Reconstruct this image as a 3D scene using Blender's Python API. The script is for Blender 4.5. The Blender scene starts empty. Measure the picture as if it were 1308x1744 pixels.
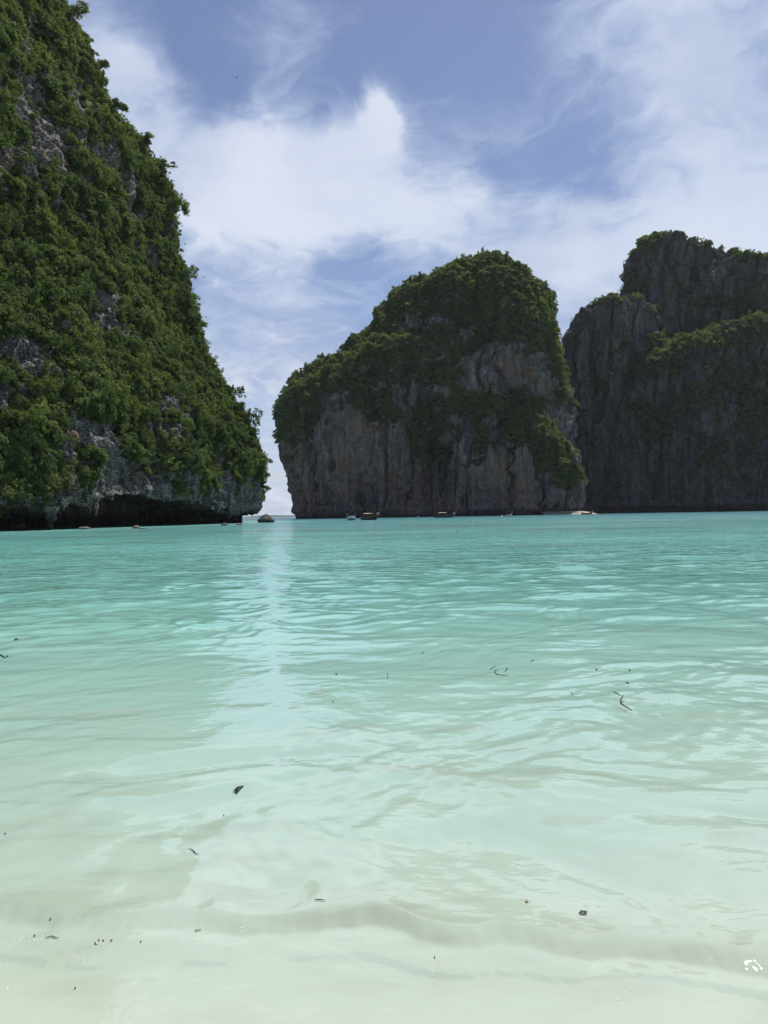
import bpy, bmesh, math, random
import numpy as np
from mathutils import Vector, Matrix, Euler, Quaternion

R = math.radians
SC = bpy.context.scene
COL = SC.collection
random.seed(7)
RNG = np.random.default_rng(11)

# ------------------------------------------------------------------ camera
PW, PH, FPX = 1308, 1744, 1260.0
CAM_H = 1.5
ROLL = math.atan(0.0165)
PITCH = math.atan(5.4 / FPX)
cam_data = bpy.data.cameras.new("camera")
cam_data.sensor_fit = 'VERTICAL'
cam_data.sensor_height = 36.0
cam_data.lens = 36.0 * FPX / PH
cam_data.clip_start = 0.05
cam_data.clip_end = 30000
cam = bpy.data.objects.new("camera", cam_data)
COL.objects.link(cam)
# camera axes in the world: right, up, back
fwd = Vector((0, math.cos(PITCH), math.sin(PITCH)))
up0 = Vector((0, -math.sin(PITCH), math.cos(PITCH)))
rt0 = Vector((1, 0, 0))
c_, s_ = math.cos(ROLL), math.sin(ROLL)
rt = rt0 * c_ - up0 * s_
up = rt0 * s_ + up0 * c_
M3 = Matrix((rt, up, -fwd)).transposed()
cam.matrix_world = Matrix.Translation((0, 0, CAM_H)) @ M3.to_4x4()
SC.camera = cam


def ray(px, py):
    return rt * ((px - PW / 2) / FPX) + up * (-(py - PH / 2) / FPX) + fwd


def at(px, py, Y):
    """world point seen at photo pixel (px, py) at the distance Y"""
    d = ray(px, py)
    t = Y / d.y
    return Vector((d.x * t, Y, CAM_H + d.z * t))


def on_sea(px, py, z=0.0):
    d = ray(px, py)
    t = (z - CAM_H) / d.z
    return Vector((d.x * t, d.y * t, z))


_rt, _up, _fw = np.array(rt), np.array(up), np.array(fwd)


def to_px(P):
    Q = P - np.array((0, 0, CAM_H))
    w = np.maximum(Q @ _fw, 1e-3)
    return PW / 2 + FPX * (Q @ _rt) / w, PH / 2 - FPX * (Q @ _up) / w


# ------------------------------------------------------------------ light, sky, exposure
SUN_AZ, SUN_EL = R(30), R(61)
sun_dir = Vector((math.sin(SUN_AZ) * math.cos(SUN_EL), math.cos(SUN_AZ) * math.cos(SUN_EL), math.sin(SUN_EL)))
sun = bpy.data.lights.new("sun", 'SUN')
sun.energy = 4.6
sun.angle = R(0.53)
sun.color = (1.0, 0.955, 0.88)
sun_o = bpy.data.objects.new("sun", sun)
sun_o.rotation_euler = sun_dir.to_track_quat('Z', 'Y').to_euler()
sun_o.location = (40, 60, 300)
COL.objects.link(sun_o)

SC.view_settings.view_transform = 'Standard'
SC.view_settings.look = 'None'
SC.view_settings.exposure = 0.30
SC.view_settings.gamma = 1.0
SC.view_settings.use_curve_mapping = False
SC.render.engine = 'CYCLES'
SC.cycles.use_denoising = True
try:
    SC.cycles.denoiser = 'OPENIMAGEDENOISE'
    SC.cycles.denoising_input_passes = 'RGB_ALBEDO_NORMAL'
    SC.cycles.denoising_prefilter = 'ACCURATE'
except Exception:
    pass
SC.cycles.max_bounces = 8
SC.cycles.diffuse_bounces = 3
SC.cycles.glossy_bounces = 3
SC.cycles.transmission_bounces = 4
SC.cycles.transparent_max_bounces = 8
SC.cycles.volume_bounces = 0
SC.cycles.sample_clamp_indirect = 6
SC.cycles.sample_clamp_direct = 14


class NT:
    """small node-tree writer"""
    def __init__(self, tree):
        self.t = tree
        self.n = tree.nodes
        self.l = tree.links

    def put(self, sock, v):
        if isinstance(v, bpy.types.NodeSocket):
            self.l.new(v, sock)
        elif v is not None:
            try:
                sock.default_value = v
            except Exception:
                sock.default_value = (*v, 1.0)

    def node(self, kind, **kw):
        n = self.n.new(kind)
        for k, v in kw.items():
            setattr(n, k, v)
        return n

    def math(self, op, a, b=None, c=None, clamp=False):
        n = self.node('ShaderNodeMath', operation=op, use_clamp=clamp)
        self.put(n.inputs[0], a)
        if b is not None: self.put(n.inputs[1], b)
        if c is not None: self.put(n.inputs[2], c)
        return n.outputs[0]

    def vmath(self, op, a, b=None):
        n = self.node('ShaderNodeVectorMath', operation=op)
        self.put(n.inputs[0], a)
        if b is not None: self.put(n.inputs[1], b)
        return n.outputs['Value'] if op in ('LENGTH', 'DOT_PRODUCT') else n.outputs[0]

    def xyz(self, v):
        n = self.node('ShaderNodeSeparateXYZ')
        self.put(n.inputs[0], v)
        return n.outputs[0], n.outputs[1], n.outputs[2]

    def comb(self, x, y, z):
        n = self.node('ShaderNodeCombineXYZ')
        for i, v in enumerate((x, y, z)):
            self.put(n.inputs[i], v)
        return n.outputs[0]

    def noise(self, vec, scale, detail=4, rough=0.55, dist=0.0, lac=2.0):
        n = self.node('ShaderNodeTexNoise')
        self.put(n.inputs['Vector'], vec)
        n.inputs['Scale'].default_value = scale
        n.inputs['Detail'].default_value = detail
        n.inputs['Roughness'].default_value = rough
        n.inputs['Lacunarity'].default_value = lac
        n.inputs['Distortion'].default_value = dist
        return n.outputs[0]

    def smooth(self, v, a, b, lo=0.0, hi=1.0):
        n = self.node('ShaderNodeMapRange', interpolation_type='SMOOTHSTEP')
        self.put(n.inputs[0], v)
        self.put(n.inputs[1], a); self.put(n.inputs[2], b)
        self.put(n.inputs[3], lo); self.put(n.inputs[4], hi)
        return n.outputs[0]

    def ramp(self, fac, stops):
        n = self.node('ShaderNodeValToRGB')
        self.put(n.inputs[0], fac)
        e = n.color_ramp.elements
        while len(e) < len(stops):
            e.new(0.5)
        for i, (p, c) in enumerate(stops):
            e[i].position = p
            e[i].color = (*c, 1)
        return n.outputs[0]

    def mix(self, fac, a, b, mode='MIX'):
        n = self.node('ShaderNodeMix', data_type='RGBA', blend_type=mode)
        self.put(n.inputs[0], fac)
        self.put(n.inputs[6], a if isinstance(a, bpy.types.NodeSocket) else (*a, 1))
        self.put(n.inputs[7], b if isinstance(b, bpy.types.NodeSocket) else (*b, 1))
        return n.outputs[2]

    def mixsh(self, fac, a, b):
        n = self.node('ShaderNodeMixShader')
        self.put(n.inputs[0], fac)
        self.l.new(a, n.inputs[1]); self.l.new(b, n.inputs[2])
        return n.outputs[0]

    def attr(self, name):
        n = self.node('ShaderNodeAttribute', attribute_name=name)
        return n.outputs['Fac']

    def pos(self):
        return self.node('ShaderNodeNewGeometry').outputs['Position']

    def bump(self, h, dist, strength=1.0, normal=None):
        n = self.node('ShaderNodeBump')
        n.inputs['Strength'].default_value = strength
        n.inputs['Distance'].default_value = dist
        self.put(n.inputs['Height'], h)
        if normal is not None:
            self.put(n.inputs['Normal'], normal)
        return n.outputs[0]


def build_world():
    w = bpy.data.worlds.new("World")
    SC.world = w
    w.use_nodes = True
    t = NT(w.node_tree)
    t.n.clear()
    out = t.node('ShaderNodeOutputWorld')
    sky = t.node('ShaderNodeTexSky', sky_type='NISHITA')
    sky.sun_disc = False
    sky.sun_elevation = SUN_EL
    sky.sun_rotation = SUN_AZ
    sky.air_density = 1.0
    sky.dust_density = 0.3
    sky.ozone_density = 2.5
    bg = t.node('ShaderNodeBackground')
    tint = t.mix(1.0, sky.outputs[0], (1.13, 1.01, 1.03), 'MULTIPLY')
    t.put(bg.inputs[0], tint)
    bg.inputs[1].default_value = 0.078
    d = t.node('ShaderNodeTexCoord').outputs['Generated']
    x, y, z = t.xyz(d)
    el = t.math('ARCSINE', z)
    az = t.math('ARCTAN2', x, y)
    zc = t.math('MAXIMUM', z, 0.0)
    den = t.math('ADD', zc, 0.22)
    p = t.comb(t.math('DIVIDE', x, den), t.math('DIVIDE', y, den), 0.0)
    wn = t.node('ShaderNodeTexNoise')
    t.put(wn.inputs['Vector'], p)
    wn.inputs['Scale'].default_value = 2.6
    wn.inputs['Detail'].default_value = 5
    wn.inputs['Roughness'].default_value = 0.6
    wv = t.vmath('SUBTRACT', wn.outputs['Color'], (0.5, 0.5, 0.5))
    wx, wy, _ = t.xyz(wv)
    az = t.math('ADD', az, t.math('MULTIPLY', wx, 0.16))
    el = t.math('ADD', el, t.math('MULTIPLY', wy, 0.12))
    p = t.vmath('ADD', p, t.vmath('MULTIPLY', wv, (0.22, 0.22, 0.0)))
    n1 = t.noise(p, 1.25, 7, 0.56, 0.35)
    ps = t.vmath('MULTIPLY', p, (1.0, 0.55, 1.0))
    n2 = t.noise(t.vmath('ADD', ps, (7.3, 2.1, 0)), 2.3, 7, 0.6, 0.6)

    def dirof(px, py):
        v = ray(px, py).normalized()
        return math.atan2(v.x, v.y), math.asin(v.z)

    def blob(px, py, rx, ry, rot, hard=1.0):
        """soft ellipse of cloud cover round a direction of the sky"""
        a0, e0 = dirof(px, py)
        da = t.math('MULTIPLY', t.math('SUBTRACT', az, a0), math.cos(e0))
        de = t.math('SUBTRACT', el, e0)
        c, s = math.cos(R(rot)), math.sin(R(rot))
        u = t.math('ADD', t.math('MULTIPLY', da, c), t.math('MULTIPLY', de, s))
        v = t.math('SUBTRACT', t.math('MULTIPLY', de, c), t.math('MULTIPLY', da, s))
        q = t.math('ADD', t.math('POWER', t.math('ABSOLUTE', t.math('DIVIDE', u, rx / FPX)), 2.0),
                   t.math('POWER', t.math('ABSOLUTE', t.math('DIVIDE', v, ry / FPX)), 2.0))
        return t.math('EXPONENT', t.math('MULTIPLY', q, -hard))

    def total(bs):
        acc = None
        for b, wgt in bs:
            m = t.math('MULTIPLY', b, wgt)
            acc = m if acc is None else t.math('ADD', acc, m)
        return acc

    cover = total([
        (blob(215, 130, 100, 100, -25), 0.34), (blob(300, 245, 150, 70, 0), 0.22), (blob(160, 60, 60, 120, 10), 0.22), (blob(654, 175, 20, 60, 14), 0.24), (blob(385, 120, 60, 60, 0), -0.20), (blob(600, 440, 70, 30, 0), -0.16),
        (blob(500, 265, 190, 85, 4), 0.42), (blob(640, 215, 45, 90, -14), 0.36), (blob(430, 200, 40, 45, 0), 0.15),
        (blob(450, 370, 260, 70, -4), 0.40), (blob(800, 395, 330, 50, -8), 0.38), (blob(470, 30, 45, 70, -20), 0.20),
        (blob(1260, 160, 160, 300, 18), 0.58), (blob(1000, 60, 120, 90, 30), 0.16), (blob(1180, 370, 260, 80, 0), 0.28),
        (blob(880, 240, 40, 40, 0), 0.14), (blob(780, 310, 40, 40, 0), 0.10), (blob(420, 600, 220, 150, 0), 0.42), (blob(1010, 440, 120, 60, 0), 0.25),
        (blob(990, 480, 90, 90, 0), 0.25),
        (blob(640, 120, 180, 55, 0), -0.10), (blob(740, 60, 260, 90, 0), -0.14), (blob(800, 260, 110, 70, -20), -0.10),
    ])
    n3 = t.noise(t.vmath('ADD', p, (2.2, 9.4, 0)), 6.0, 6, 0.62, 0.8)
    base = t.math('ADD', t.math('ADD', t.math('MULTIPLY', t.math('SUBTRACT', n1, 0.5), 1.1), t.math('MULTIPLY', t.math('SUBTRACT', n2, 0.5), 0.9)),
                  t.math('MULTIPLY', t.math('SUBTRACT', n3, 0.5), 1.0))
    horizon = t.math('ADD', t.smooth(el, 0.0, R(26), 0.22, 0.0), t.smooth(el, R(-1.0), R(5), 0.5, 0.0))
    f = t.math('ADD', t.math('ADD', base, t.math('MULTIPLY', cover, 1.15)), horizon)
    cov = t.smooth(f, 0.02, 0.62)
    # a small grey scrap of cloud
    scrap = t.math('MULTIPLY', blob(483, 570, 26, 22, 0, 1.0), t.smooth(n2, 0.38, 0.6))
    shade = t.noise(t.vmath('ADD', p, (3.1, 5.7, 0)), 1.7, 5, 0.55)
    thick = t.smooth(f, 0.35, 0.75)
    ccol = t.mix(t.smooth(shade, 0.35, 0.65), (0.39, 0.475, 0.68), (0.55, 0.635, 0.80))
    ccol = t.mix(t.math('MULTIPLY', thick, t.smooth(n1, 0.38, 0.62, 0.25, 0.95)), ccol, (0.72, 0.765, 0.87))
    ccol = t.mix(t.math('MULTIPLY', scrap, 0.75), ccol, (0.33, 0.40, 0.56))
    bc = t.node('ShaderNodeBackground')
    t.put(bc.inputs[0], ccol)
    bc.inputs[1].default_value = 0.86
    t.l.new(t.mixsh(t.math('MULTIPLY', cov, 0.97), bg.outputs[0], bc.outputs[0]), out.inputs[0])
    w.cycles.sampling_method = 'MANUAL'
    w.cycles.sample_map_resolution = 1024


build_world()


# ------------------------------------------------------------------ helpers
def tag(o, label=None, cat=None, group=None, kind=None):
    if label: o['label'] = label
    if cat: o['category'] = cat
    if group: o['group'] = group
    if kind: o['kind'] = kind
    return o


def link(o, parent=None):
    COL.objects.link(o)
    if parent is not None:
        o.parent = parent
    return o


def mesh_np(name, V, F, mat, parent=None, smooth=True):
    """mesh object from numpy vertices and faces of one size"""
    me = bpy.data.meshes.new(name)
    V = np.asarray(V, dtype=np.float32)
    F = np.asarray(F, dtype=np.int32)
    k = F.shape[1]
    me.vertices.add(len(V))
    me.vertices.foreach_set('co', V.ravel())
    me.loops.add(F.size)
    me.loops.foreach_set('vertex_index', F.ravel())
    me.polygons.add(len(F))
    me.polygons.foreach_set('loop_start', np.arange(0, F.size, k, dtype=np.int32))
    try:
        me.polygons.foreach_set('loop_total', np.full(len(F), k, dtype=np.int32))
    except Exception:
        pass
    me.polygons.foreach_set('use_smooth', np.full(len(F), smooth))
    me.update(calc_edges=True)
    me.validate()
    me.materials.append(mat)
    return link(bpy.data.objects.new(name, me), parent)


def set_attr(o, name, vals):
    a = o.data.attributes.new(name, 'FLOAT', 'POINT')
    a.data.foreach_set('value', np.asarray(vals, dtype=np.float32))


def bm_obj(name, bm, mat, parent=None, smooth=False):
    me = bpy.data.meshes.new(name)
    bmesh.ops.recalc_face_normals(bm, faces=bm.faces)
    bm.to_mesh(me)
    bm.free()
    for p in me.polygons:
        p.use_smooth = smooth
    me.materials.append(mat)
    return link(bpy.data.objects.new(name, me), parent)


def empty(name, loc, rz=0.0):
    o = bpy.data.objects.new(name, None)
    o.empty_display_size = 0.2
    o.location = loc
    o.rotation_euler = (0, 0, rz)
    return link(o)


def copy_tree(o, parent=None):
    c = o.copy()
    COL.objects.link(c)
    if parent is not None:
        c.parent = parent
    for ch in list(o.children):
        copy_tree(ch, c)
    return c


_grad = np.random.default_rng(3).normal(size=(256, 3))
_grad /= np.linalg.norm(_grad, axis=1)[:, None]


def perlin(P):
    P = np.asarray(P, dtype=np.float64)
    I = np.floor(P).astype(np.int64)
    f = P - I
    u = f * f * f * (f * (f * 6 - 15) + 10)
    out = np.zeros(len(P))
    for dx in (0, 1):
        wx = u[:, 0] if dx else 1 - u[:, 0]
        for dy in (0, 1):
            wy = u[:, 1] if dy else 1 - u[:, 1]
            for dz in (0, 1):
                wz = u[:, 2] if dz else 1 - u[:, 2]
                h = ((I[:, 0] + dx) * 73856093) ^ ((I[:, 1] + dy) * 19349663) ^ ((I[:, 2] + dz) * 83492791)
                h = (h ^ (h >> 13)) * 1274126177
                h = (h ^ (h >> 16)) & 255
                g = _grad[h]
                out += wx * wy * wz * (g[:, 0] * (f[:, 0] - dx) + g[:, 1] * (f[:, 1] - dy) + g[:, 2] * (f[:, 2] - dz))
    return out * 1.5


def fbm(P, octv=4, gain=0.5):
    P = np.asarray(P, dtype=np.float64)
    s, a = np.zeros(len(P)), 1.0
    for i in range(octv):
        s += a * perlin(P * (2.03 ** i) + i * 17.3)
        a *= gain
    return s


def sstep(x, a, b):
    t = np.clip((x - a) / (b - a), 0, 1)
    return t * t * (3 - 2 * t)


def grid_faces(nr, nc, wrap=False):
    """quads of an nr x nc grid of vertices"""
    i = np.arange(nr - 1)[:, None]
    cols = nc if wrap else nc - 1
    j = np.arange(cols)[None, :]
    j2 = (j + 1) % nc
    a = i * nc + j
    b = i * nc + j2
    c = (i + 1) * nc + j2
    d = (i + 1) * nc + j
    return np.stack([a, b, c, d], -1).reshape(-1, 4)


def grid_normals(G, wrap):
    """normals of an (nr, nc, 3) grid"""
    if wrap:
        du = np.roll(G, -1, 1) - np.roll(G, 1, 1)
    else:
        du = np.gradient(G, axis=1)
    dv = np.gradient(G, axis=0)
    n = np.cross(du, dv)
    l = np.linalg.norm(n, axis=2, keepdims=True)
    return n / np.maximum(l, 1e-9)


# ------------------------------------------------------------------ materials
def new_mat(name):
    m = bpy.data.materials.new(name)
    m.use_nodes = True
    t = NT(m.node_tree)
    t.n.clear()
    out = t.node('ShaderNodeOutputMaterial')
    return m, t, out


def plain(name, col, rough=0.6, spec=0.4, var=0.12, scale=6.0, metal=0.0):
    m, t, out = new_mat(name)
    b = t.node('ShaderNodeBsdfPrincipled')
    n = t.noise(t.node('ShaderNodeTexCoord').outputs['Object'], scale, 4, 0.6)
    dk = tuple(c * (1 - var) for c in col)
    lt = tuple(min(1, c * (1 + var)) for c in col)
    t.put(b.inputs['Base Color'], t.ramp(n, [(0.3, dk), (0.7, lt)]))
    b.inputs['Roughness'].default_value = rough
    b.inputs['Specular IOR Level'].default_value = spec
    b.inputs['Metallic'].default_value = metal
    t.l.new(b.outputs[0], out.inputs[0])
    return m


def rock_material(name, s, dark, mid, pale, warm=0.5, wet=(2.2, 5.2), moss=(0.03, 0.034, 0.014), bumpd=1.0, blocky=0.0):  # wet: heights of the waterline band, which on cliffs includes painted cave shade
    """limestone: s is the size in metres of its streaks"""
    m, t, out = new_mat(name)
    p = t.pos()
    pv = t.vmath('MULTIPLY', p, (1, 1, 0.16))
    n_big = t.noise(p, 0.09 / s, 3, 0.5)
    n_str = t.noise(pv, 0.9 / s, 7, 0.66, 0.5)
    n_fine = t.noise(t.vmath('MULTIPLY', p, (1, 1, 0.5)), 2.6 / s, 6, 0.7)
    v = t.math('ADD', t.math('MULTIPLY', n_str, 0.62), t.math('MULTIPLY', n_fine, 0.38))
    col = t.ramp(v, [(0.34, dark), (0.485, mid), (0.60, tuple(0.5 * (a + b) for a, b in zip(mid, pale))), (0.74, pale)])
    # black algal streaks and broad paler sheets
    k1 = t.noise(t.vmath('ADD', t.vmath('MULTIPLY', p, (1, 1, 0.09)), (3, 17, 5)), 0.34 / s, 5, 0.62, 0.3)
    col = t.mix(t.smooth(k1, 0.53, 0.66, 0.0, 0.72), col, tuple(c * 0.8 for c in dark))
    col = t.mix(t.smooth(k1, 0.44, 0.32, 0.0, 0.40), col, pale)
    # ochre and rust run-off below cracks
    w1 = t.noise(t.vmath('ADD', t.vmath('MULTIPLY', p, (1, 1, 0.35)), (31, 7, 3)), 0.11 / s, 4, 0.6, 0.4)
    w2 = t.noise(t.vmath('ADD', pv, (5, 9, 1)), 0.6 / s, 5, 0.6)
    wm = t.math('MULTIPLY', t.smooth(w1, 0.54, 0.70), t.smooth(w2, 0.40, 0.62))
    col = t.mix(t.math('MULTIPLY', wm, warm), col, (0.27, 0.155, 0.085))
    st = t.math('MULTIPLY', t.attr('stain'), t.smooth(w2, 0.34, 0.60))
    col = t.mix(t.math('MULTIPLY', st, 0.7), col, t.mix(n_str, (0.16, 0.085, 0.05), (0.46, 0.31, 0.21)))
    # pale drip stone
    d1 = t.noise(t.vmath('ADD', t.vmath('MULTIPLY', p, (1, 1, 0.12)), (11, 3, 9)), 0.75 / s, 4, 0.55)
    d2 = t.noise(t.vmath('ADD', p, (1, 13, 2)), 0.12 / s, 2)
    col = t.mix(t.math('MULTIPLY', t.math('MULTIPLY', t.smooth(d1, 0.60, 0.72), t.smooth(d2, 0.45, 0.65)), 0.55), col, (0.42, 0.40, 0.36))
    # plants and humus covering the ledges
    veg = t.attr('veg')
    vn = t.noise(p, 0.8 / s, 5, 0.65)
    vm = t.smooth(t.math('ADD', veg, t.math('MULTIPLY', t.math('SUBTRACT', vn, 0.5), 1.0)), 0.42, 0.62)
    mcol = t.mix(t.noise(p, 0.5 / s, 3), tuple(c * 0.6 for c in moss), tuple(c * 1.5 for c in moss))
    col = t.mix(t.math('MULTIPLY', vm, 0.92), col, mcol)
    # wet, algae dark waterline band; raised on cliffs as painted cave shade
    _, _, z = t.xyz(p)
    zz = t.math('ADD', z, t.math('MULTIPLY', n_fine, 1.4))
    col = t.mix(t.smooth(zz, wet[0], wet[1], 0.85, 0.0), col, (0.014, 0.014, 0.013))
    b = t.node('ShaderNodeBsdfPrincipled')
    t.put(b.inputs['Base Color'], col)
    b.inputs['Roughness'].default_value = 0.88
    b.inputs['Specular IOR Level'].default_value = 0.18
    h = t.math('ADD', t.math('MULTIPLY', n_str, 0.9), t.math('MULTIPLY', n_fine, 0.5))
    if blocky:
        pb = t.vmath('MULTIPLY', p, (1, 1, 1.7))
        pb = t.vmath('ADD', pb, t.vmath('MULTIPLY', t.comb(n_fine, n_str, n_big), (0.8, 0.8, 1.2)))
        vo = t.node('ShaderNodeTexVoronoi', feature='DISTANCE_TO_EDGE')
        t.put(vo.inputs['Vector'], pb)
        vo.inputs['Scale'].default_value = 1.1 / s
        crack = t.smooth(vo.outputs[0], 0.0, 0.12)
        h = t.math('ADD', h, t.math('MULTIPLY', crack, blocky))
        # lichen black in the joints
        jm = t.math('MULTIPLY', t.smooth(vo.outputs[0], 0.0, 0.09, 1.0, 0.0), t.smooth(n_fine, 0.35, 0.6))
        t.put(b.inputs['Base Color'], t.mix(t.math('MULTIPLY', jm, 0.75), col, (0.016, 0.016, 0.015)))
    t.put(b.inputs['Normal'], t.bump(h, bumpd * s, 1.0))
    t.l.new(b.outputs[0], out.inputs[0])
    return m


def leaf_material(name, cols, trans=0.25, patch=0.03):
    """foliage: colour varies by plant, by leaf and by broad patches of species"""
    m, t, out = new_mat(name)
    oi = t.node('ShaderNodeObjectInfo').outputs['Random']
    geo = t.node('ShaderNodeNewGeometry')
    rpi = geo.outputs['Random Per Island']
    p = geo.outputs['Position']
    pn = t.noise(p, patch, 3, 0.6)
    k = t.math('ADD', t.math('MULTIPLY', oi, 0.55), t.math('MULTIPLY', t.smooth(pn, 0.3, 0.7), 0.45))
    k = t.math('ADD', t.math('MULTIPLY', k, 0.74), t.math('MULTIPLY', rpi, 0.26))
    n = len(cols)
    col = t.ramp(k, [(0.08 + 0.84 * i / (n - 1), c) for i, c in enumerate(cols)])
    df = t.node('ShaderNodeBsdfPrincipled')
    t.put(df.inputs['Base Color'], col)
    df.inputs['Roughness'].default_value = 0.7
    df.inputs['Specular IOR Level'].default_value = 0.12
    tr = t.node('ShaderNodeBsdfTranslucent')
    t.put(tr.inputs[0], t.mix(1.0, col, (1.25, 1.35, 0.55), 'MULTIPLY'))
    t.l.new(t.mixsh(trans, df.outputs[0], tr.outputs[0]), out.inputs[0])
    return m


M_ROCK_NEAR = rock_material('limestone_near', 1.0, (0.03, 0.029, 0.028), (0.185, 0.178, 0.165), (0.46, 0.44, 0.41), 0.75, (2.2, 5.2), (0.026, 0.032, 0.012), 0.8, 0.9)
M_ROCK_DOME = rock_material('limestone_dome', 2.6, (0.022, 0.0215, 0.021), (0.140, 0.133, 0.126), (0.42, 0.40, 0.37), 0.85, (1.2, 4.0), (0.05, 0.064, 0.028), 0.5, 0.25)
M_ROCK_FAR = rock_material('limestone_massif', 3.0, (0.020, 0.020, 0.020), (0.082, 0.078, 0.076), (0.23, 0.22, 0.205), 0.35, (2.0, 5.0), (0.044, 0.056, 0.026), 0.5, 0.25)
M_LEAF_NEAR = leaf_material('leaves_near', [(0.045, 0.066, 0.034), (0.070, 0.106, 0.042), (0.102, 0.142, 0.050), (0.142, 0.172, 0.060), (0.148, 0.140, 0.072)], 0.46, 0.06)
M_LEAF_FAR = leaf_material('leaves_far', [(0.078, 0.106, 0.052), (0.112, 0.152, 0.062), (0.150, 0.190, 0.072), (0.195, 0.215, 0.086)], 0.50, 0.02)
M_BARK = plain('bark', (0.16, 0.14, 0.115), 0.9, 0.1, 0.3, 8)

# ------------------------------------------------------------------ sea floor and sea
WAVE_PX = [(-200, 1570), (0, 1572), (90, 1582), (230, 1597), (330, 1592), (450, 1588), (560, 1570), (650, 1573), (730, 1602),
           (820, 1608), (890, 1606), (980, 1632), (1060, 1634), (1140, 1632), (1220, 1650), (1308, 1664), (1500, 1690)]
_wf = np.array([on_sea(a, b)[:2] for a, b in WAVE_PX])


_fx = np.linspace(-4, 4, 1601)
_fy = np.interp(_fx, _wf[:, 0], _wf[:, 1])
_k = np.hanning(61)
_fy = np.convolve(np.pad(_fy, 30, mode='edge'), _k / _k.sum(), mode='valid')


def front_y(x):
    """the ragged line where the small wave breaks"""
    xf = np.asarray(x, float)
    q = np.stack([xf.ravel() / 0.34, 0 * xf.ravel(), 0 * xf.ravel() + 2.5], -1)
    return np.interp(xf, _fx, _fy) + (0.045 * fbm(q, 4, 0.6)).reshape(xf.shape)


def depth_at(X, Y):
    r = np.maximum(Y, 0.0)
    d = np.interp(r, [0, 1.2, 2.4, 3.6, 6, 9, 15, 26, 44, 85, 140, 250, 420, 900, 9000],
                  [-0.25, 0.0, 0.05, 0.24, 0.55, 0.85, 1.35, 2.0, 2.7, 3.4, 4.2, 6.5, 8.5, 16, 40])
    P = np.stack([X, Y, np.zeros_like(X)], -1).reshape(-1, 3)
    n = fbm(P / np.array((26, 15, 1)), 3).reshape(X.shape)
    d = d * (1 + 0.32 * n * sstep(r, 6, 30))
    # the shallow shelf under the headland
    edge = np.interp(Y, [60, 100, 150, 200, 230], [-44, -44, -33, -24, -20])
    sh = sstep(edge + 14 - X, 0, 30) * sstep(Y, 30, 80) * (1 - sstep(Y, 225, 330))
    return d * (1 - 0.55 * sh)


def polar_axes():
    rr = [0.4]
    while rr[-1] < 9000:
        r = rr[-1]
        if r < 1.6: k = 0.06
        elif r < 22: k = 0.0048
        elif r < 60: k = 0.009
        elif r < 400: k = 0.02
        else: k = 0.12
        rr.append(r * (1 + k))
    fine = np.arange(-R(36), R(36) + 1e-6, 0.0026)
    left = np.linspace(-math.pi, -R(36), 46)[:-1]
    right = np.linspace(R(36), math.pi, 46)[1:-1]
    return np.array(rr), np.concatenate([left, fine, right])


def wave_height(X, Y, cell):
    rg = np.random.default_rng(5)
    h = np.zeros_like(X)
    P = np.stack([X, Y, np.zeros_like(X)], -1).reshape(-1, 3)
    wx = 0.55 * fbm(P / 1.9, 2).reshape(X.shape)
    wy = 0.38 * fbm(P / 1.7 + 40, 2).reshape(X.shape)
    gust = 0.75 + 0.7 * fbm(P / np.array((9, 5, 1)) + 9, 2).reshape(X.shape)
    gust = np.clip(gust, 0.25, 1.6)
    r = np.hypot(X, Y)
    near = sstep(r, 2.4, 7.0)
    lams = np.geomspace(0.13, 5.5, 64)
    for lam in lams:
        a = rg.normal(0, R(42)) + (math.pi if rg.random() < 0.25 else 0) * 0.0
        k = 2 * math.pi / lam
        kx, ky = k * math.sin(a), k * math.cos(a)
        slope = 0.0255 * (lam / 0.6) ** (-0.08 if lam < 0.6 else -0.50)
        amp = slope * lam / (2 * math.pi)
        wgt = sstep(lam / cell, 2.6, 5.0)
        if lam < 0.55:
            wgt = wgt * (0.65 + 0.35 * near)
        ph = rg.uniform(0, 6.283)
        h += amp * wgt * np.sin(kx * (X + wx) + ky * (Y + wy) + ph)
    h *= gust
    # the small wave running up the beach: a steep little face and a low back
    s = Y - front_y(X)
    swash = 0.026 * sstep(s, -0.02, 0.12) * np.exp(-np.maximum(s - 0.12, 0) / 0.45) * (np.abs(X) < 30)
    sheet = 1 - 0.82 * (1 - sstep(s, -0.25, 0.05))
    return h * sheet + swash


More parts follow.
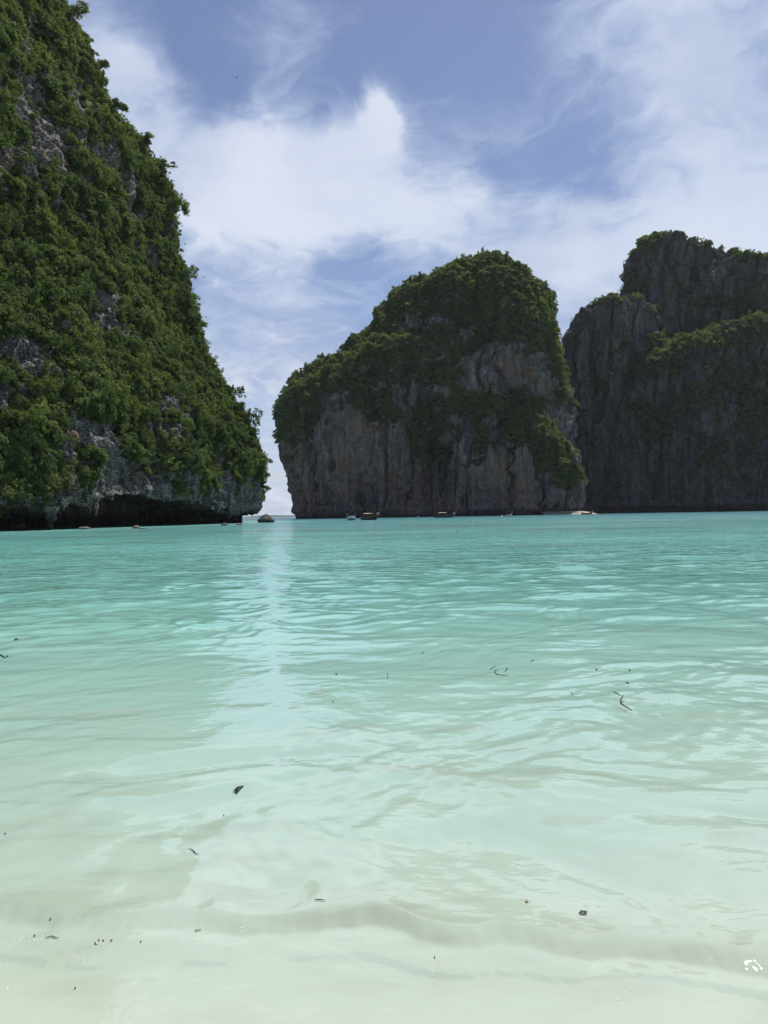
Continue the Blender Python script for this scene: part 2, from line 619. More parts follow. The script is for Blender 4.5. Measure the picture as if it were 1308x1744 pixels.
def build_sea():
    rr, aa = polar_axes()
    Rg, Ag = np.meshgrid(rr, aa, indexing='ij')
    X, Y = Rg * np.sin(Ag), Rg * np.cos(Ag)
    cell = np.maximum(np.gradient(rr)[:, None] * np.ones_like(Ag), Rg * 0.0026)
    Z = wave_height(X, Y, cell)
    V = np.stack([X, Y, Z], -1).reshape(-1, 3)
    F = grid_faces(len(rr), len(aa), wrap=True)
    # centre cap
    nc = len(aa)
    V = np.vstack([V, [[0, 0, 0]]])
    c = len(V) - 1
    m, t, out = new_mat('sea_water')
    dep = t.attr('depth')
    silt = t.attr('silt')
    p = t.pos()
    body = t.ramp(t.math('POWER', t.math('DIVIDE', dep, 12.0, clamp=True), 0.5), [
        (0.00, (0.54, 0.605, 0.51)), (0.10, (0.455, 0.56, 0.475)), (0.16, (0.375, 0.515, 0.435)), (0.22, (0.30, 0.48, 0.415)), (0.28, (0.245, 0.485, 0.425)),
        (0.35, (0.175, 0.42, 0.37)), (0.44, (0.125, 0.335, 0.30)), (0.55, (0.095, 0.255, 0.245)), (0.72, (0.06, 0.185, 0.20)), (1.0, (0.035, 0.11, 0.15))])
    # weed and reef showing through on the bay floor
    reef = t.noise(t.vmath('MULTIPLY', p, (0.045, 0.085, 0)), 1.0, 5, 0.6)
    _, py, _ = t.xyz(p)
    rm = t.math('MULTIPLY', t.smooth(reef, 0.50, 0.66), t.math('MULTIPLY', t.smooth(py, 18, 45), t.smooth(py, 90, 180, 1, 0)))
    body = t.mix(t.math('MULTIPLY', rm, 0.75), body, (0.10, 0.155, 0.12))
    body = t.mix(silt, body, (0.35, 0.405, 0.325))
    alpha = t.math('SUBTRACT', 1.0, t.math('EXPONENT', t.math('SUBTRACT', t.math('MULTIPLY', dep, -3.4), 0.9)))
    alpha = t.math('MAXIMUM', alpha, t.math('MULTIPLY', silt, 0.9))
    # ripples: fine ones near, all of them far away where the mesh is coarse
    dist = t.vmath('LENGTH', p)
    farw = t.smooth(dist, 9, 45)
    w1 = t.noise(t.vmath('MULTIPLY', p, (1.0, 1.9, 0)), 1.35, 4, 0.55, 0.3)
    w2 = t.noise(t.vmath('MULTIPLY', p, (0.30, 0.75, 0)), 1.0, 4, 0.55, 0.2)
    hb = t.math('ADD', t.math('MULTIPLY', w1, 0.20), t.math('MULTIPLY', w2, 0.42))
    hb = t.math('MULTIPLY', hb, farw)
    fine = t.noise(t.vmath('MULTIPLY', p, (1.0, 1.6, 0)), 7.0, 3, 0.5, 0.2)
    hb = t.math('ADD', hb, t.math('MULTIPLY', fine, 0.0038))
    nrm = t.bump(hb, 1.0, 1.0)
    fr = t.node('ShaderNodeFresnel')
    fr.inputs[0].default_value = 1.55
    t.put(fr.inputs[1], nrm)
    gl = t.node('ShaderNodeBsdfGlossy')
    gl.inputs[0].default_value = (1, 1, 1, 1)
    t.put(gl.inputs['Roughness'], t.smooth(dist, 5, 160, 0.03, 0.11))
    t.put(gl.inputs['Normal'], nrm)
    df = t.node('ShaderNodeBsdfDiffuse')
    t.put(df.inputs[0], body)
    tp = t.node('ShaderNodeBsdfTransparent')
    t.put(tp.inputs[0], t.mix(t.smooth(dep, 0.0, 0.5), (0.98, 0.99, 0.98), (0.80, 0.97, 0.91)))
    inner = t.mixsh(alpha, tp.outputs[0], df.outputs[0])
    # far off, the many small wave slopes keep the mean reflection well below that of a flat sheet
    refl = t.math('MINIMUM', fr.outputs[0], t.smooth(dist, 15, 220, 0.9, 0.30))
    t.l.new(t.mixsh(refl, inner, gl.outputs[0]), out.inputs[0])
    o = mesh_np('sea', V[:-1], F, m)
    D = depth_at(X, Y).reshape(-1)
    set_attr(o, 'depth', np.maximum(D, 0.02))
    # sand stirred up along the breaking edge and in drifting streaks
    s = Y - front_y(X)
    P = np.stack([X, Y, np.zeros_like(X)], -1).reshape(-1, 3)
    band = sstep(s, -0.008, 0.014) * 1.0
    n = fbm(P / np.array((0.55, 0.16, 1)), 4).reshape(X.shape)
    n2 = fbm(P / np.array((1.5, 0.5, 1)) + 5, 3).reshape(X.shape)
    band = band * np.exp(-np.maximum(s - 0.03, 0) / (0.04 + 0.26 * sstep(n2 + 0.4 * n, -0.5, 0.7)))
    band = band * np.clip(0.55 + 1.1 * n2 + 0.5 * n, 0.05, 1.0)
    drift = sstep(n + 0.9 * n2, 0.15, 0.85) * sstep(Y, 2.3, 2.8) * (1 - sstep(Y, 4.2, 8.5))
    cloud = 0.34 * sstep(fbm(P / np.array((0.8, 0.35, 1)) + 3, 4, 0.6).reshape(X.shape) + 0.12, 0.0, 0.9) * (1 - sstep(s, -0.12, 0.0))
    si = cloud + np.clip(0.60 * band * (0.35 + 0.65 * sstep(X, -0.45, -0.1)) + 0.40 * drift, 0, 0.85) * (np.abs(X) < 40)
    set_attr(o, 'silt', si.reshape(-1))
    tag(o, 'clear turquoise sea of the bay, milky pale near the beach', 'sea', kind='structure')

    # sea floor: the same sheet without waves, lowered by the depth
    m2, t, out = new_mat('wet_sand')
    p = t.pos()
    a = t.noise(p, 1.1, 5, 0.6)
    b_ = t.noise(p, 90, 3, 0.6)
    col = t.ramp(t.math('ADD', t.math('MULTIPLY', a, 0.75), t.math('MULTIPLY', b_, 0.25)),
                 [(0.32, (0.46, 0.46, 0.36)), (0.5, (0.55, 0.56, 0.445)), (0.68, (0.62, 0.63, 0.51))])
    b = t.node('ShaderNodeBsdfPrincipled')
    t.put(b.inputs['Base Color'], col)
    b.inputs['Roughness'].default_value = 0.8
    b.inputs['Specular IOR Level'].default_value = 0.2
    t.put(b.inputs['Normal'], t.bump(t.noise(t.vmath('MULTIPLY', p, (1, 2.2, 1)), 3.0, 4), 0.03))
    t.l.new(b.outputs[0], out.inputs[0])
    rs = np.concatenate([np.arange(0.3, 12, 0.12), np.geomspace(12, 9000, 70)])
    as_ = np.linspace(-math.pi, math.pi, 181)[:-1]
    Rg, Ag = np.meshgrid(rs, as_, indexing='ij')
    X, Y = Rg * np.sin(Ag), Rg * np.cos(Ag)
    Zs = np.where(Y < 0, 0.25 - 0.06 * Y * (Y > -40) + 2.4 * (Y <= -40), -depth_at(X, Y)) - 0.012
    V = np.stack([X, Y, Zs], -1).reshape(-1, 3)
    o2 = mesh_np('sand', V, grid_faces(len(rs), len(as_), wrap=True), m2)
    tag(o2, 'pale sandy floor of the bay rising to the beach', 'sand', kind='structure')


build_sea()


# ------------------------------------------------------------------ rock
def rock_disp(P, big, ab, flute, af, fine, afi, strata=0.0, sz=1.0):
    q = P / np.array((flute, flute, flute * 6.5))
    q = q + 0.35 * np.stack([fbm(P / (flute * 3), 2)] * 3, -1)
    rid = 1 - 2 * np.abs(perlin(q)) - 0.9 * np.abs(perlin(q * 2.3 + 9))
    d = ab * fbm(P / big, 3) + af * rid + afi * fbm(P / fine, 3)
    fis = perlin(P / np.array((flute * 1.5, flute * 1.5, flute * 11)) + 0.30 * fbm(P / (flute * 1.2) + 5, 3)[:, None] + 21.0)
    d -= 1.9 * af * np.exp(-(fis / 0.075) ** 2)
    if strata:
        zz = P[:, 2] / sz + 0.7 * fbm(P / 14, 2)
        d += strata * (perlin(np.stack([P[:, 0] / 22, P[:, 1] / 22, zz], -1)))
    return d


def loft(left, right, D, bf, n=2.6, front=260, back=60, rows=220, cx_shift=0.0):
    """closed hill from the two outlines seen from the beach; D is the distance of its middle, bf its half depth / half width"""
    def line(pts):
        W = [at(x, y, D) for x, y in pts]
        z = np.array([w.z for w in W]); xx = np.array([w.x for w in W])
        k = np.argsort(z)
        return z[k], xx[k]
    zl, xl = line(left)
    zr, xr = line(right)
    ztop = min(zl[-1], zr[-1])
    zz = np.concatenate([np.linspace(-4, ztop * 0.9, int(rows * 0.8), endpoint=False), ztop - (ztop * 0.1) * np.linspace(1, 0, rows - int(rows * 0.8)) ** 1.6])
    XL, XR = np.interp(zz, zl, xl), np.interp(zz, zr, xr)
    C, A = (XL + XR) / 2, np.maximum((XR - XL) / 2, 0.05)
    amax = A.max()
    B = bf * (0.35 * A + 0.65 * np.sqrt(A * amax))
    th = np.concatenate([np.linspace(math.pi, 2 * math.pi, front, endpoint=False), np.linspace(0, math.pi, back, endpoint=False)])
    c, s = np.cos(th), np.sin(th)
    ex = 2.0 / n
    ux, uy = np.sign(c) * np.abs(c) ** ex, np.sign(s) * np.abs(s) ** ex
    # spread the points evenly along the front
    G = np.stack([C[:, None] + A[:, None] * ux[None], D + cx_shift + B[:, None] * uy[None], np.repeat(zz[:, None], len(th), 1)], -1)
    return G


def displace(G, wrap, fn, top_fade=True):
    N = grid_normals(G, wrap)
    sh = G.shape
    d = fn(G.reshape(-1, 3)).reshape(sh[:2])
    return G + N * d[..., None]


def even_cols(G, front):
    """respace the columns of the front half evenly by their mean arc length"""
    row = G[len(G) // 3, :front + 1]
    L = np.concatenate([[0], np.cumsum(np.linalg.norm(np.diff(row, axis=0), axis=1))])
    tnew = np.interp(np.linspace(0, L[-1], front + 1), L, np.arange(front + 1))
    i0 = np.clip(tnew.astype(int), 0, front - 1)
    f = (tnew - i0)[None, :, None]
    H = G[:, i0] * (1 - f) + G[:, np.minimum(i0 + 1, front)] * f
    out = G.copy()
    out[:, :front] = H[:, :front]
    return out


class Cliff:
    """collects grids into one mesh and remembers points for the plants"""
    def __init__(self, name, mat):
        self.V, self.F, self.veg, self.N, self.area, self.name, self.mat, self.n = [], [], [], [], [], name, mat, 0

    def add(self, G, wrap, vegfn, cap=True):
        N = grid_normals(G, wrap)
        P = G.reshape(-1, 3)
        n = N.reshape(-1, 3)
        veg = vegfn(P, n)
        F = grid_faces(G.shape[0], G.shape[1], wrap)
        du = (np.roll(G, -1, 1) - G) if wrap else np.gradient(G, axis=1)
        dv = np.gradient(G, axis=0)
        self.area.append(np.linalg.norm(np.cross(du, dv), axis=2).reshape(-1))
        self.V.append(P); self.N.append(n); self.veg.append(veg); self.F.append(F + self.n)
        self.n += len(P)

    def build(self, label, cat, stains=()):
        V = np.vstack(self.V)
        o = mesh_np(self.name, V, np.vstack(self.F), self.mat)
        self.veg = np.concatenate(self.veg)
        self.N = np.vstack(self.N)
        self.area = np.concatenate(self.area)
        self.P = V
        set_attr(o, 'veg', self.veg)
        spx, spy = to_px(V)
        set_attr(o, 'stain', np.clip(1.3 * in_ell(spx, spy, stains), 0, 1))
        tag(o, label, cat, kind='structure')
        return o

    def sample(self, density, seed, thresh=0.5):
        rg = np.random.default_rng(seed)
        w = self.area * (self.veg > thresh) * np.clip(self.veg, 0, 1) ** 1.5
        k = int(w.sum() * density)
        idx = rg.choice(len(w), size=min(k, int((w > 0).sum())), replace=False, p=w / w.sum())
        return self.P[idx], self.N[idx], np.clip(self.veg[idx], 0, 1)


def in_ell(px, py, ells):
    """1 inside any of the soft ellipses (x, y, rx, ry, tilt), 0 outside; ragged edges"""
    v = np.zeros_like(px)
    Q = np.stack([px / 46, py / 46, 0 * px], -1)
    px = px + 26 * fbm(Q, 4, 0.6); py = py + 26 * fbm(Q + 31.7, 4, 0.6)
    for (x, y, a, b, rot) in ells:
        c, s = math.cos(R(rot)), math.sin(R(rot))
        u = (px - x) * c + (py - y) * s
        w = -(px - x) * s + (py - y) * c
        v = np.maximum(v, 1.5 - np.sqrt((u / a) ** 2 + (w / b) ** 2))
    return np.clip(v, 0, 1)


# ---- headland on the left --------------------------------------------------
SIL_LEFT = [(463, 858), (458, 800), (447, 765), (425, 715), (400, 665), (372, 615), (350, 570), (333, 520), (325, 460), (303, 400),
            (296, 350), (280, 290), (245, 245), (212, 200), (180, 150), (160, 100), (138, 40), (112, 0)]


def build_headland():
    plan = np.array([(-150, 48), (-95, 72), (-66, 93), (-55, 108), (-48.5, 132), (-43, 158), (-38.5, 182), (-34.5, 198), (-32.0, 206),
                     (-34, 214), (-46, 224), (-80, 238), (-150, 250)], float)
    seg = np.concatenate([[0], np.cumsum(np.linalg.norm(np.diff(plan, axis=0), axis=1))])
    # fine in view, coarse out of it
    s_a = np.arange(0, seg[2], 2.2); s_b = np.arange(seg[2], seg[10], 0.36); s_c = np.arange(seg[10], seg[-1], 2.5)
    s = np.concatenate([s_a, s_b, s_c])
    # rounded plan
    bx = np.interp(s, seg, plan[:, 0]); by = np.interp(s, seg, plan[:, 1])

    def blur(a):
        ss = np.linspace(0, seg[-1], 900)
        v = np.interp(ss, s, a)
        k = np.hanning(21); k /= k.sum()
        v2 = np.convolve(np.pad(v, 10, mode='edge'), k, mode='valid')
        return np.interp(s, ss, v2)
    bx, by = blur(bx), blur(by)
    tx, ty = np.gradient(bx), np.gradient(by)
    l = np.hypot(tx, ty)
    nx, ny = ty / l, -tx / l                              # outward
    pxl, _ = to_px(np.stack([bx, by, np.full_like(bx, 4.0)], -1))
    lip = np.interp(pxl, [-400, -50, 0, 60, 75, 92, 100, 150, 172, 200, 260, 330, 366, 380, 400, 425, 440, 450, 456],
                    [4, 4.2, 4.4, 5.0, 4.8, 2.4, 4.4, 5.6, 4.6, 6.4, 6.9, 6.6, 5.6, 3.8, 2.6, 2.2, 3.2, 3.4, 4.2])
    lip = lip * 0.88 + 0.75 * fbm(np.stack([s / 2.2, 0 * s, 0 * s + 3], -1), 3)
    # setback with height from the skyline
    W = [at(x, y, 206) for x, y in SIL_LEFT]
    zs = np.array([w.z for w in W]); xs = np.array([w.x for w in W])
    sb = xs[0] - xs
    zs = np.append(zs, 200.0); sb = np.append(sb, sb[-1] + 26)
    up_rows = np.concatenate([np.arange(0, 150, 0.42), np.linspace(150, 185, 20)])
    rows = []
    back = np.interp(pxl, [0, 250, 380, 420, 445, 463], [26, 26, 20, 12, 6, 4])
    prof = [(-back, -3.0, 0), (-back, -1.0, 0), (-back, 0.6, 1), (-back, 1.15, 1), (-back * 0.8, 1.36, 1), (-back * 0.5, 1.36, 1),
            (-back * 0.25, 1.22, 1), (-back * 0.1, 1.06, 1), (-1.2, 0.99, 1), (-0.5, 0.96, 1), (-0.12, 0.97, 1)]
    for (off, z, rel) in prof:
        zz = lip * z if rel else np.full_like(lip, z)
        off = off * np.ones_like(lip)
        rows.append(np.stack([bx + nx * off, by + ny * off, zz], -1))
    nose = len(rows)
    for dz in up_rows:
        z = lip * np.exp(-dz / 8.0) + (dz + 3.6 * (1 - np.exp(-dz / 8.0)))
        shift = np.interp(z, zs, sb)
        bulge = 0.7 * (1 - np.exp(-dz / 0.8))
        rows.append(np.stack([bx + nx * bulge - shift * 0.985, by + ny * bulge + shift * 0.06, z], -1))
    G = np.stack(rows, 0)
    # top: pull the last rows to the back
    N = grid_normals(G, False)
    P = G.reshape(-1, 3)
    d = rock_disp(P, 26, 2.6, 3.6, 0.85, 2.4, 0.6, 0.75, 1.5).reshape(G.shape[:2])
    blk = np.tanh(6 * perlin(P / np.array((1.9, 1.9, 1.15)) + 3)) * 0.30 + np.tanh(5 * perlin(P / np.array((4.4, 4.4, 7.0)) + 8)) * 0.55
    d += blk.reshape(d.shape)
    # folds running down the slope
    d += 2.2 * perlin(np.stack([P[:, 1] / 19, P[:, 2] / 60, 0 * P[:, 0]], -1)).reshape(d.shape)
    fade = np.ones(len(rows)); fade[:nose] = np.linspace(0.15, 0.25, nose); fade[nose:nose + 8] = np.linspace(0.25, 0.9, 8)
    flat = N * np.array((1.0, 1.0, 0.0))
    flat[:nose + 2] = flat[nose + 2]                       # the cave mouth moves back with the wall above it
    flat /= np.maximum(np.linalg.norm(flat, axis=2, keepdims=True), 0.3)
    G = G + N * (d * fade[:, None])[..., None] - flat * 2.6

    bare = [(60, 165, 26, 46, 20), (82, 262, 38, 50, 0), (14, 285, 26, 34, 0), (130, 165, 14, 36, -20), (185, 268, 26, 30, -20), (222, 335, 13, 50, -15),
            (178, 545, 26, 40, 0), (15, 600, 44, 32, 0), (6, 690, 20, 40, 0), (60, 618, 40, 16, 0), (268, 735, 28, 50, 8), (180, 780, 80, 52, 0),
            (110, 800, 42, 60, 0), (250, 820, 150, 26, 0), (330, 800, 60, 45, 0), (375, 805, 26, 60, 0), (395, 845, 64, 36, 0), (445, 850, 34, 24, 0), (330, 770, 26, 60, 0), (362, 790, 14, 60, 0),
            (145, 730, 40, 26, 0), (290, 690, 18, 30, 10), (330, 745, 14, 40, 0), (48, 60, 12, 40, 10), (150, 230, 10, 30, -15), (255, 440, 10, 34, -10)]
    green = [(255, 762, 60, 26, 0), (150, 795, 22, 34, 0), (300, 790, 40, 20, 0), (420, 775, 34, 52, -12), (355, 735, 22, 40, 0), (270, 790, 30, 24, 0), (40, 800, 60, 58, 0), (350, 800, 16, 30, 0)]

    def vegfn(Pv, n):
        px, py = to_px(Pv)
        b = in_ell(px, py, bare)
        g = in_ell(px, py, green)
        nz = fbm(Pv / np.array((5, 5, 7.0)), 4, 0.6)
        v = 0.78 - 0.95 * sstep(b, 0.30, 0.75) + 0.60 * nz
        v = np.where(g > 0.4, np.maximum(v, 0.75 + 0.3 * nz), v)
        v -= 0.7 * sstep(-n[:, 2], 0.10, 0.5)          # no plants under overhangs
        li = np.interp(Pv[:, 1], by[len(s_a):-len(s_c)], lip[len(s_a):-len(s_c)])
        v = np.where(Pv[:, 2] < li + 0.8, 0, v)
        return np.clip(v, 0, 1)

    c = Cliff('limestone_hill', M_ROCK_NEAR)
    c.add(G, False, vegfn)
    # plateau closing the top
    topr = G[-1]
    mid = np.array([[-220, 150, 192.0]])
    T = np.stack([topr * (1 - k) + mid * k for k in np.linspace(0, 0.98, 12)], 0)
    c.add(T, False, lambda Pv, n: np.full(len(Pv), 0.85))
    c.lip = (bx, by, nx, ny, lip, pxl)
    c.obj = c.build('steep overgrown limestone headland over a dark sea cave, beside the open channel', 'cliff', [(12, 285, 26, 30, 0), (95, 290, 10, 30, 0), (175, 850, 16, 16, 0)])
    return c


HEAD = build_headland()
# stalactites hanging from the lip of the cave
def stalactites():
    bx, by, nx, ny, lip, pxl = HEAD.lip
    rg = np.random.default_rng(4)
    spots = [(88, 2.6, 0.9), (158, 1.9, 0.55), (168, 2.4, 0.6), (112, 1.0, 0.7), (335, 1.3, 0.3), (282, 0.8, 0.6),
             (375, 1.6, 0.9), (394, 1.3, 1.0)]
    for (px, L, r) in spots:
        i = int(np.argmin(np.abs(pxl - px) + 1000 * ((by < 60) | (by > 215))))
        bm = bmesh.new()
        nr, ns = 9, 10
        rings = []
        for k in range(nr):
            f = k / (nr - 1)
            rad = r * (1.25 - 1.05 * f ** 0.8) + 0.02
            ring = []
            for j in range(ns):
                a = 2 * math.pi * j / ns
                rr = rad * (1 + 0.28 * math.sin(3 * a + px) + 0.2 * rg.normal())
                ring.append(bm.verts.new((rr * math.cos(a) + 0.1 * rg.normal() * f, rr * math.sin(a) * 1.3 + 0.1 * rg.normal() * f, 1.2 - (L + 1.2) * f)))
            rings.append(ring)
        for k in range(nr - 1):
            for j in range(ns):
                bm.faces.new((rings[k][j], rings[k][(j + 1) % ns], rings[k + 1][(j + 1) % ns], rings[k + 1][j]))
        bm.faces.new(rings[-1])
        o = bm_obj('stalactite', bm, M_ROCK_NEAR, HEAD.obj, True)
        o.location = (bx[i] - nx[i] * 0.55, by[i] - ny[i] * 0.55, lip[i])


stalactites()

# ---- dome in the middle ------------------------------------------------------
def build_dome():
    D = 530
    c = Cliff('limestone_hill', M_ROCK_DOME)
    left = [(497, 890), (493, 880), (481, 835), (474, 790), (470, 750), (472, 715), (479, 686), (490, 660), (501, 648), (514, 634), (534, 619), (562, 609),
            (588, 601), (605, 588), (618, 571), (634, 553), (653, 530), (673, 509), (695, 490), (730, 468), (766, 452), (790, 444), (822, 440)]
    right = [(990, 890), (988, 870), (986, 820), (980, 760), (973, 700), (965, 650), (958, 610), (953, 570), (947, 535), (935, 502), (915, 485), (895, 467), (870, 451), (845, 443), (822, 440)]
    low = [(560, 650, 90, 60, -25)]

    def disp(P):
        d = rock_disp(P, 42, 6.0, 10, 2.6, 6, 1.4, 1.6, 7) - 6.0 + 5.0 * fbm(P / np.array((24, 24, 90)) + 4, 2) * sstep(P[:, 2], 150, 90)
        px, py = to_px(P)
        # the gully in the face and the bare wall above the shelf are set back
        d -= 7 * np.clip(in_ell(px, py, [(745, 800, 16, 90, 4), (700, 860, 30, 60, 0)]), 0, 1) * (P[:, 1] < D)
        d -= 5 * np.clip(in_ell(px, py, [(870, 640, 90, 60, 0), (600, 520, 60, 40, -40)]), 0, 1) * (P[:, 1] < D)
        d += 7 * np.clip(in_ell(px, py, [(640, 640, 30, 130, 20), (700, 600, 90, 40, -25)]), 0, 1) * (P[:, 1] < D)
        # undercut by the waves
        und = 1 - sstep(P[:, 2], 1.0, 4.5)
        d = d * (0.35 + 0.65 * sstep(P[:, 2], 0, 10)) - 3.5 * und
        return d
    forest = [(800, 490, 150, 70, -8), (900, 520, 60, 60, 50), (880, 560, 80, 34, 6), (700, 500, 70, 40, -38), (935, 560, 24, 50, 0), (690, 610, 80, 48, -24), (770, 590, 44, 30, -10), (740, 470, 90, 40, -20),
              (640, 640, 46, 46, 0), (575, 610, 60, 30, -14), (530, 630, 46, 44, -40), (590, 650, 40, 34, 0), (510, 690, 34, 60, 0), (640, 560, 34, 40, -35), (490, 720, 22, 50, 0), (640, 705, 36, 24, 0),
              (740, 720, 40, 34, 0), (660, 520, 40, 40, -40), (735, 765, 30, 34, 0), (860, 690, 70, 24, 0), (640, 600, 60, 60, 0), (760, 640, 26, 16, 0), (955, 650, 10, 50, 0), (930, 600, 18, 30, 0), (790, 695, 60, 20, 0)]
    bare = [(760, 555, 56, 22, 5), (870, 625, 74, 46, 0), (600, 760, 90, 60, 0), (640, 520, 22, 26, -40), (720, 660, 26, 16, 0), (505, 690, 8, 16, 0), (690, 560, 40, 12, -25)]

    def veg(P, n):
        px, py = to_px(P)
        nz = fbm(P / 14, 3)
        v = 0.05 + 1.0 * sstep(in_ell(px, py, forest), 0.18, 0.62) - 0.85 * sstep(in_ell(px, py, bare), 0.4, 0.9) + 0.30 * nz + 0.25 * sstep(n[:, 2], 0.35, 0.7)
        back = P[:, 1] > D + 5
        v = np.where(back, 0.7 * sstep(P[:, 2], 40, 90) + 0.3 * nz + 0.5 * sstep(n[:, 2], 0.2, 0.6), v)
        v -= 0.6 * sstep(-n[:, 2], 0.02, 0.3)
        return np.clip(np.where(P[:, 2] < 9, 0, v), 0, 1)
    G = even_cols(loft(left, right, D, 0.62, 2.7, 380, 70, 250), 380)
    G = displace(G, True, disp)
    c.add(G, True, veg)

    # the buttress standing in front of the face
    D2 = 476
    left = [(750, 892), (752, 870), (758, 820), (768, 770), (778, 735), (792, 708), (812, 695), (840, 690)]
    right = [(992, 892), (990, 860), (987, 800), (978, 772), (962, 752), (944, 735), (920, 712), (900, 698), (870, 691), (840, 690)]

    def disp2(P):
        d = rock_disp(P, 24, 4.5, 9, 3.0, 5, 1.2, 0.9, 5) - 2.0
        und = 1 - sstep(P[:, 2], 1.0, 5.0)
        return d * (0.35 + 0.65 * sstep(P[:, 2], 0, 10)) - 4.0 * und
    shelf = [(870, 700, 70, 20, 8), (930, 745, 50, 26, 40), (905, 730, 40, 22, 30), (955, 775, 34, 18, 30), (825, 702, 30, 14, 0), (965, 800, 20, 30, 0), (815, 740, 12, 30, 0), (920, 780, 20, 20, 30)]

    def veg2(P, n):
        px, py = to_px(P)
        nz = fbm(P / 10, 3)
        v = 1.0 * sstep(in_ell(px, py, shelf), 0.2, 0.6) + 0.35 * nz + 0.35 * sstep(n[:, 2], 0.45, 0.8)
        v = np.where(P[:, 1] > D2 + 6, 0.6, v)
        return np.clip(np.where(P[:, 2] < 14, 0, v), 0, 1)
    G = even_cols(loft(left, right, D2, 0.55, 2.5, 260, 30, 150), 260)
    G = displace(G, True, disp2)
    c.add(G, True, veg2)
    c.obj = c.build('rounded limestone dome with a forested crown and bare grey walls', 'cliff', [(605, 770, 46, 70, 8), (497, 800, 16, 60, 0), (530, 845, 24, 34, 0), (855, 825, 44, 40, 0), (690, 830, 40, 40, 0), (720, 800, 16, 50, 0), (770, 850, 20, 30, 0), (880, 640, 30, 30, 0), (905, 850, 30, 24, 0)])
    return c


DOME = build_dome()


# ---- dark massif on the right -----------------------------------------------
def build_massif():
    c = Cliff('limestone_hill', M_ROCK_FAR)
    forest = [(1110, 410, 60, 22, -18), (1180, 420, 44, 16, 20), (1250, 425, 60, 14, 5), (1215, 510, 60, 16, 0), (1150, 590, 90, 26, -22), (1120, 615, 50, 18, -10), (1230, 570, 70, 20, 0), (1085, 480, 26, 34, 30),
              (1040, 505, 30, 18, 0), (1020, 660, 22, 24, 0), (1290, 700, 30, 40, 0), (1110, 720, 34, 26, 0), (1220, 780, 20, 34, 0), (1300, 540, 40, 20, 0), (1000, 570, 14, 20, 0),
              (1290, 480, 50, 20, 0), (1180, 680, 40, 20, -10), (1250, 640, 40, 16, 0), (965, 620, 10, 40, 0)]

    bare = [(1085, 450, 40, 36, 0), (1160, 440, 70, 26, 10), (1000, 560, 30, 50, 0), (1240, 470, 60, 30, 0)]

    def veg(Dm):
        def f(P, n):
            px, py = to_px(P)
            nz = fbm(P / 15, 3)
            v = 0.85 * sstep(in_ell(px, py, forest), 0.15, 0.65) - 0.8 * in_ell(px, py, bare) + 0.55 * nz + 0.45 * sstep(n[:, 2], 0.32, 0.65) + 0.06
            v = np.where((px > 1330) | (P[:, 1] > Dm + 10), 0.35 + 0.6 * nz + 0.3 * sstep(n[:, 2], 0.2, 0.6), v)
            return np.clip(np.where(P[:, 2] < 10, 0, v), 0, 1)
        return f

    def disp(und_d, amp=1.0):
        def f(P):
            d = rock_disp(P, 38, 7.5 * amp, 10, 2.8, 6, 1.4, 1.8, 8) - 5.0
            und = 1 - sstep(P[:, 2], 3.6, 5.6)
            return d * (0.3 + 0.7 * sstep(P[:, 2], 0, 12)) - und_d * und
        return f
    # shoulder by the cleft
    left = [(930, 890), (930, 870), (930, 820), (932, 740), (936, 660), (942, 612), (950, 572), (962, 556), (976, 541), (990, 526), (1006, 512), (1024, 501), (1048, 494)]
    right = [(1210, 890), (1200, 870), (1180, 760), (1160, 660), (1140, 570), (1120, 530), (1090, 504), (1066, 496), (1048, 494)]
    G = even_cols(loft(left, right, 610, 0.45, 2.6, 200, 40, 170), 200)
    c.add(displace(G, True, disp(3.0)), True, veg(610))
    # tower
    left = [(1010, 890), (1015, 860), (1030, 700), (1040, 580), (1046, 500), (1047, 482), (1051, 458), (1060, 438), (1076, 423), (1095, 411), (1115, 402), (1145, 394)]
    right = [(2050, 890), (2000, 860), (1800, 700), (1600, 560), (1450, 500), (1330, 455), (1270, 448), (1228, 432), (1205, 416), (1185, 404), (1145, 394)]
    G = even_cols(loft(left, right, 660, 0.22, 2.4, 330, 60, 230), 330)
    c.add(displace(G, True, disp(2.0)), True, veg(660))
    # ridge running out of the frame
    left = [(1060, 890), (1080, 800), (1130, 620), (1170, 480), (1190, 452), (1206, 440), (1224, 428), (1246, 421)]
    right = [(2400, 890), (2300, 800), (2000, 600), (1700, 480), (1500, 440), (1400, 440), (1308, 433), (1285, 427), (1264, 422), (1246, 421)]
    G = even_cols(loft(left, right, 640, 0.2, 2.5, 330, 60, 220), 330)
    c.add(displace(G, True, disp(2.0)), True, veg(640))
    # lower wall with the ledge along its top and the notch along its foot
    left = [(1000, 895), (1008, 872), (1012, 850), (1022, 790), (1038, 720), (1055, 660), (1070, 625), (1090, 605), (1130, 588), (1200, 560), (1290, 540), (1330, 535)]
    right = [(1900, 895), (1880, 860), (1800, 740), (1650, 640), (1500, 570), (1420, 545), (1360, 536), (1330, 535)]
    G = even_cols(loft(left, right, 590, 0.21, 2.8, 420, 60, 210), 420)
    c.add(displace(G, True, disp(9.0, 0.8)), True, veg(590))
    c.obj = c.build('dark limestone massif in shade with a tower summit and a notch along its waterline', 'cliff')
    return c


MASSIF = build_massif()


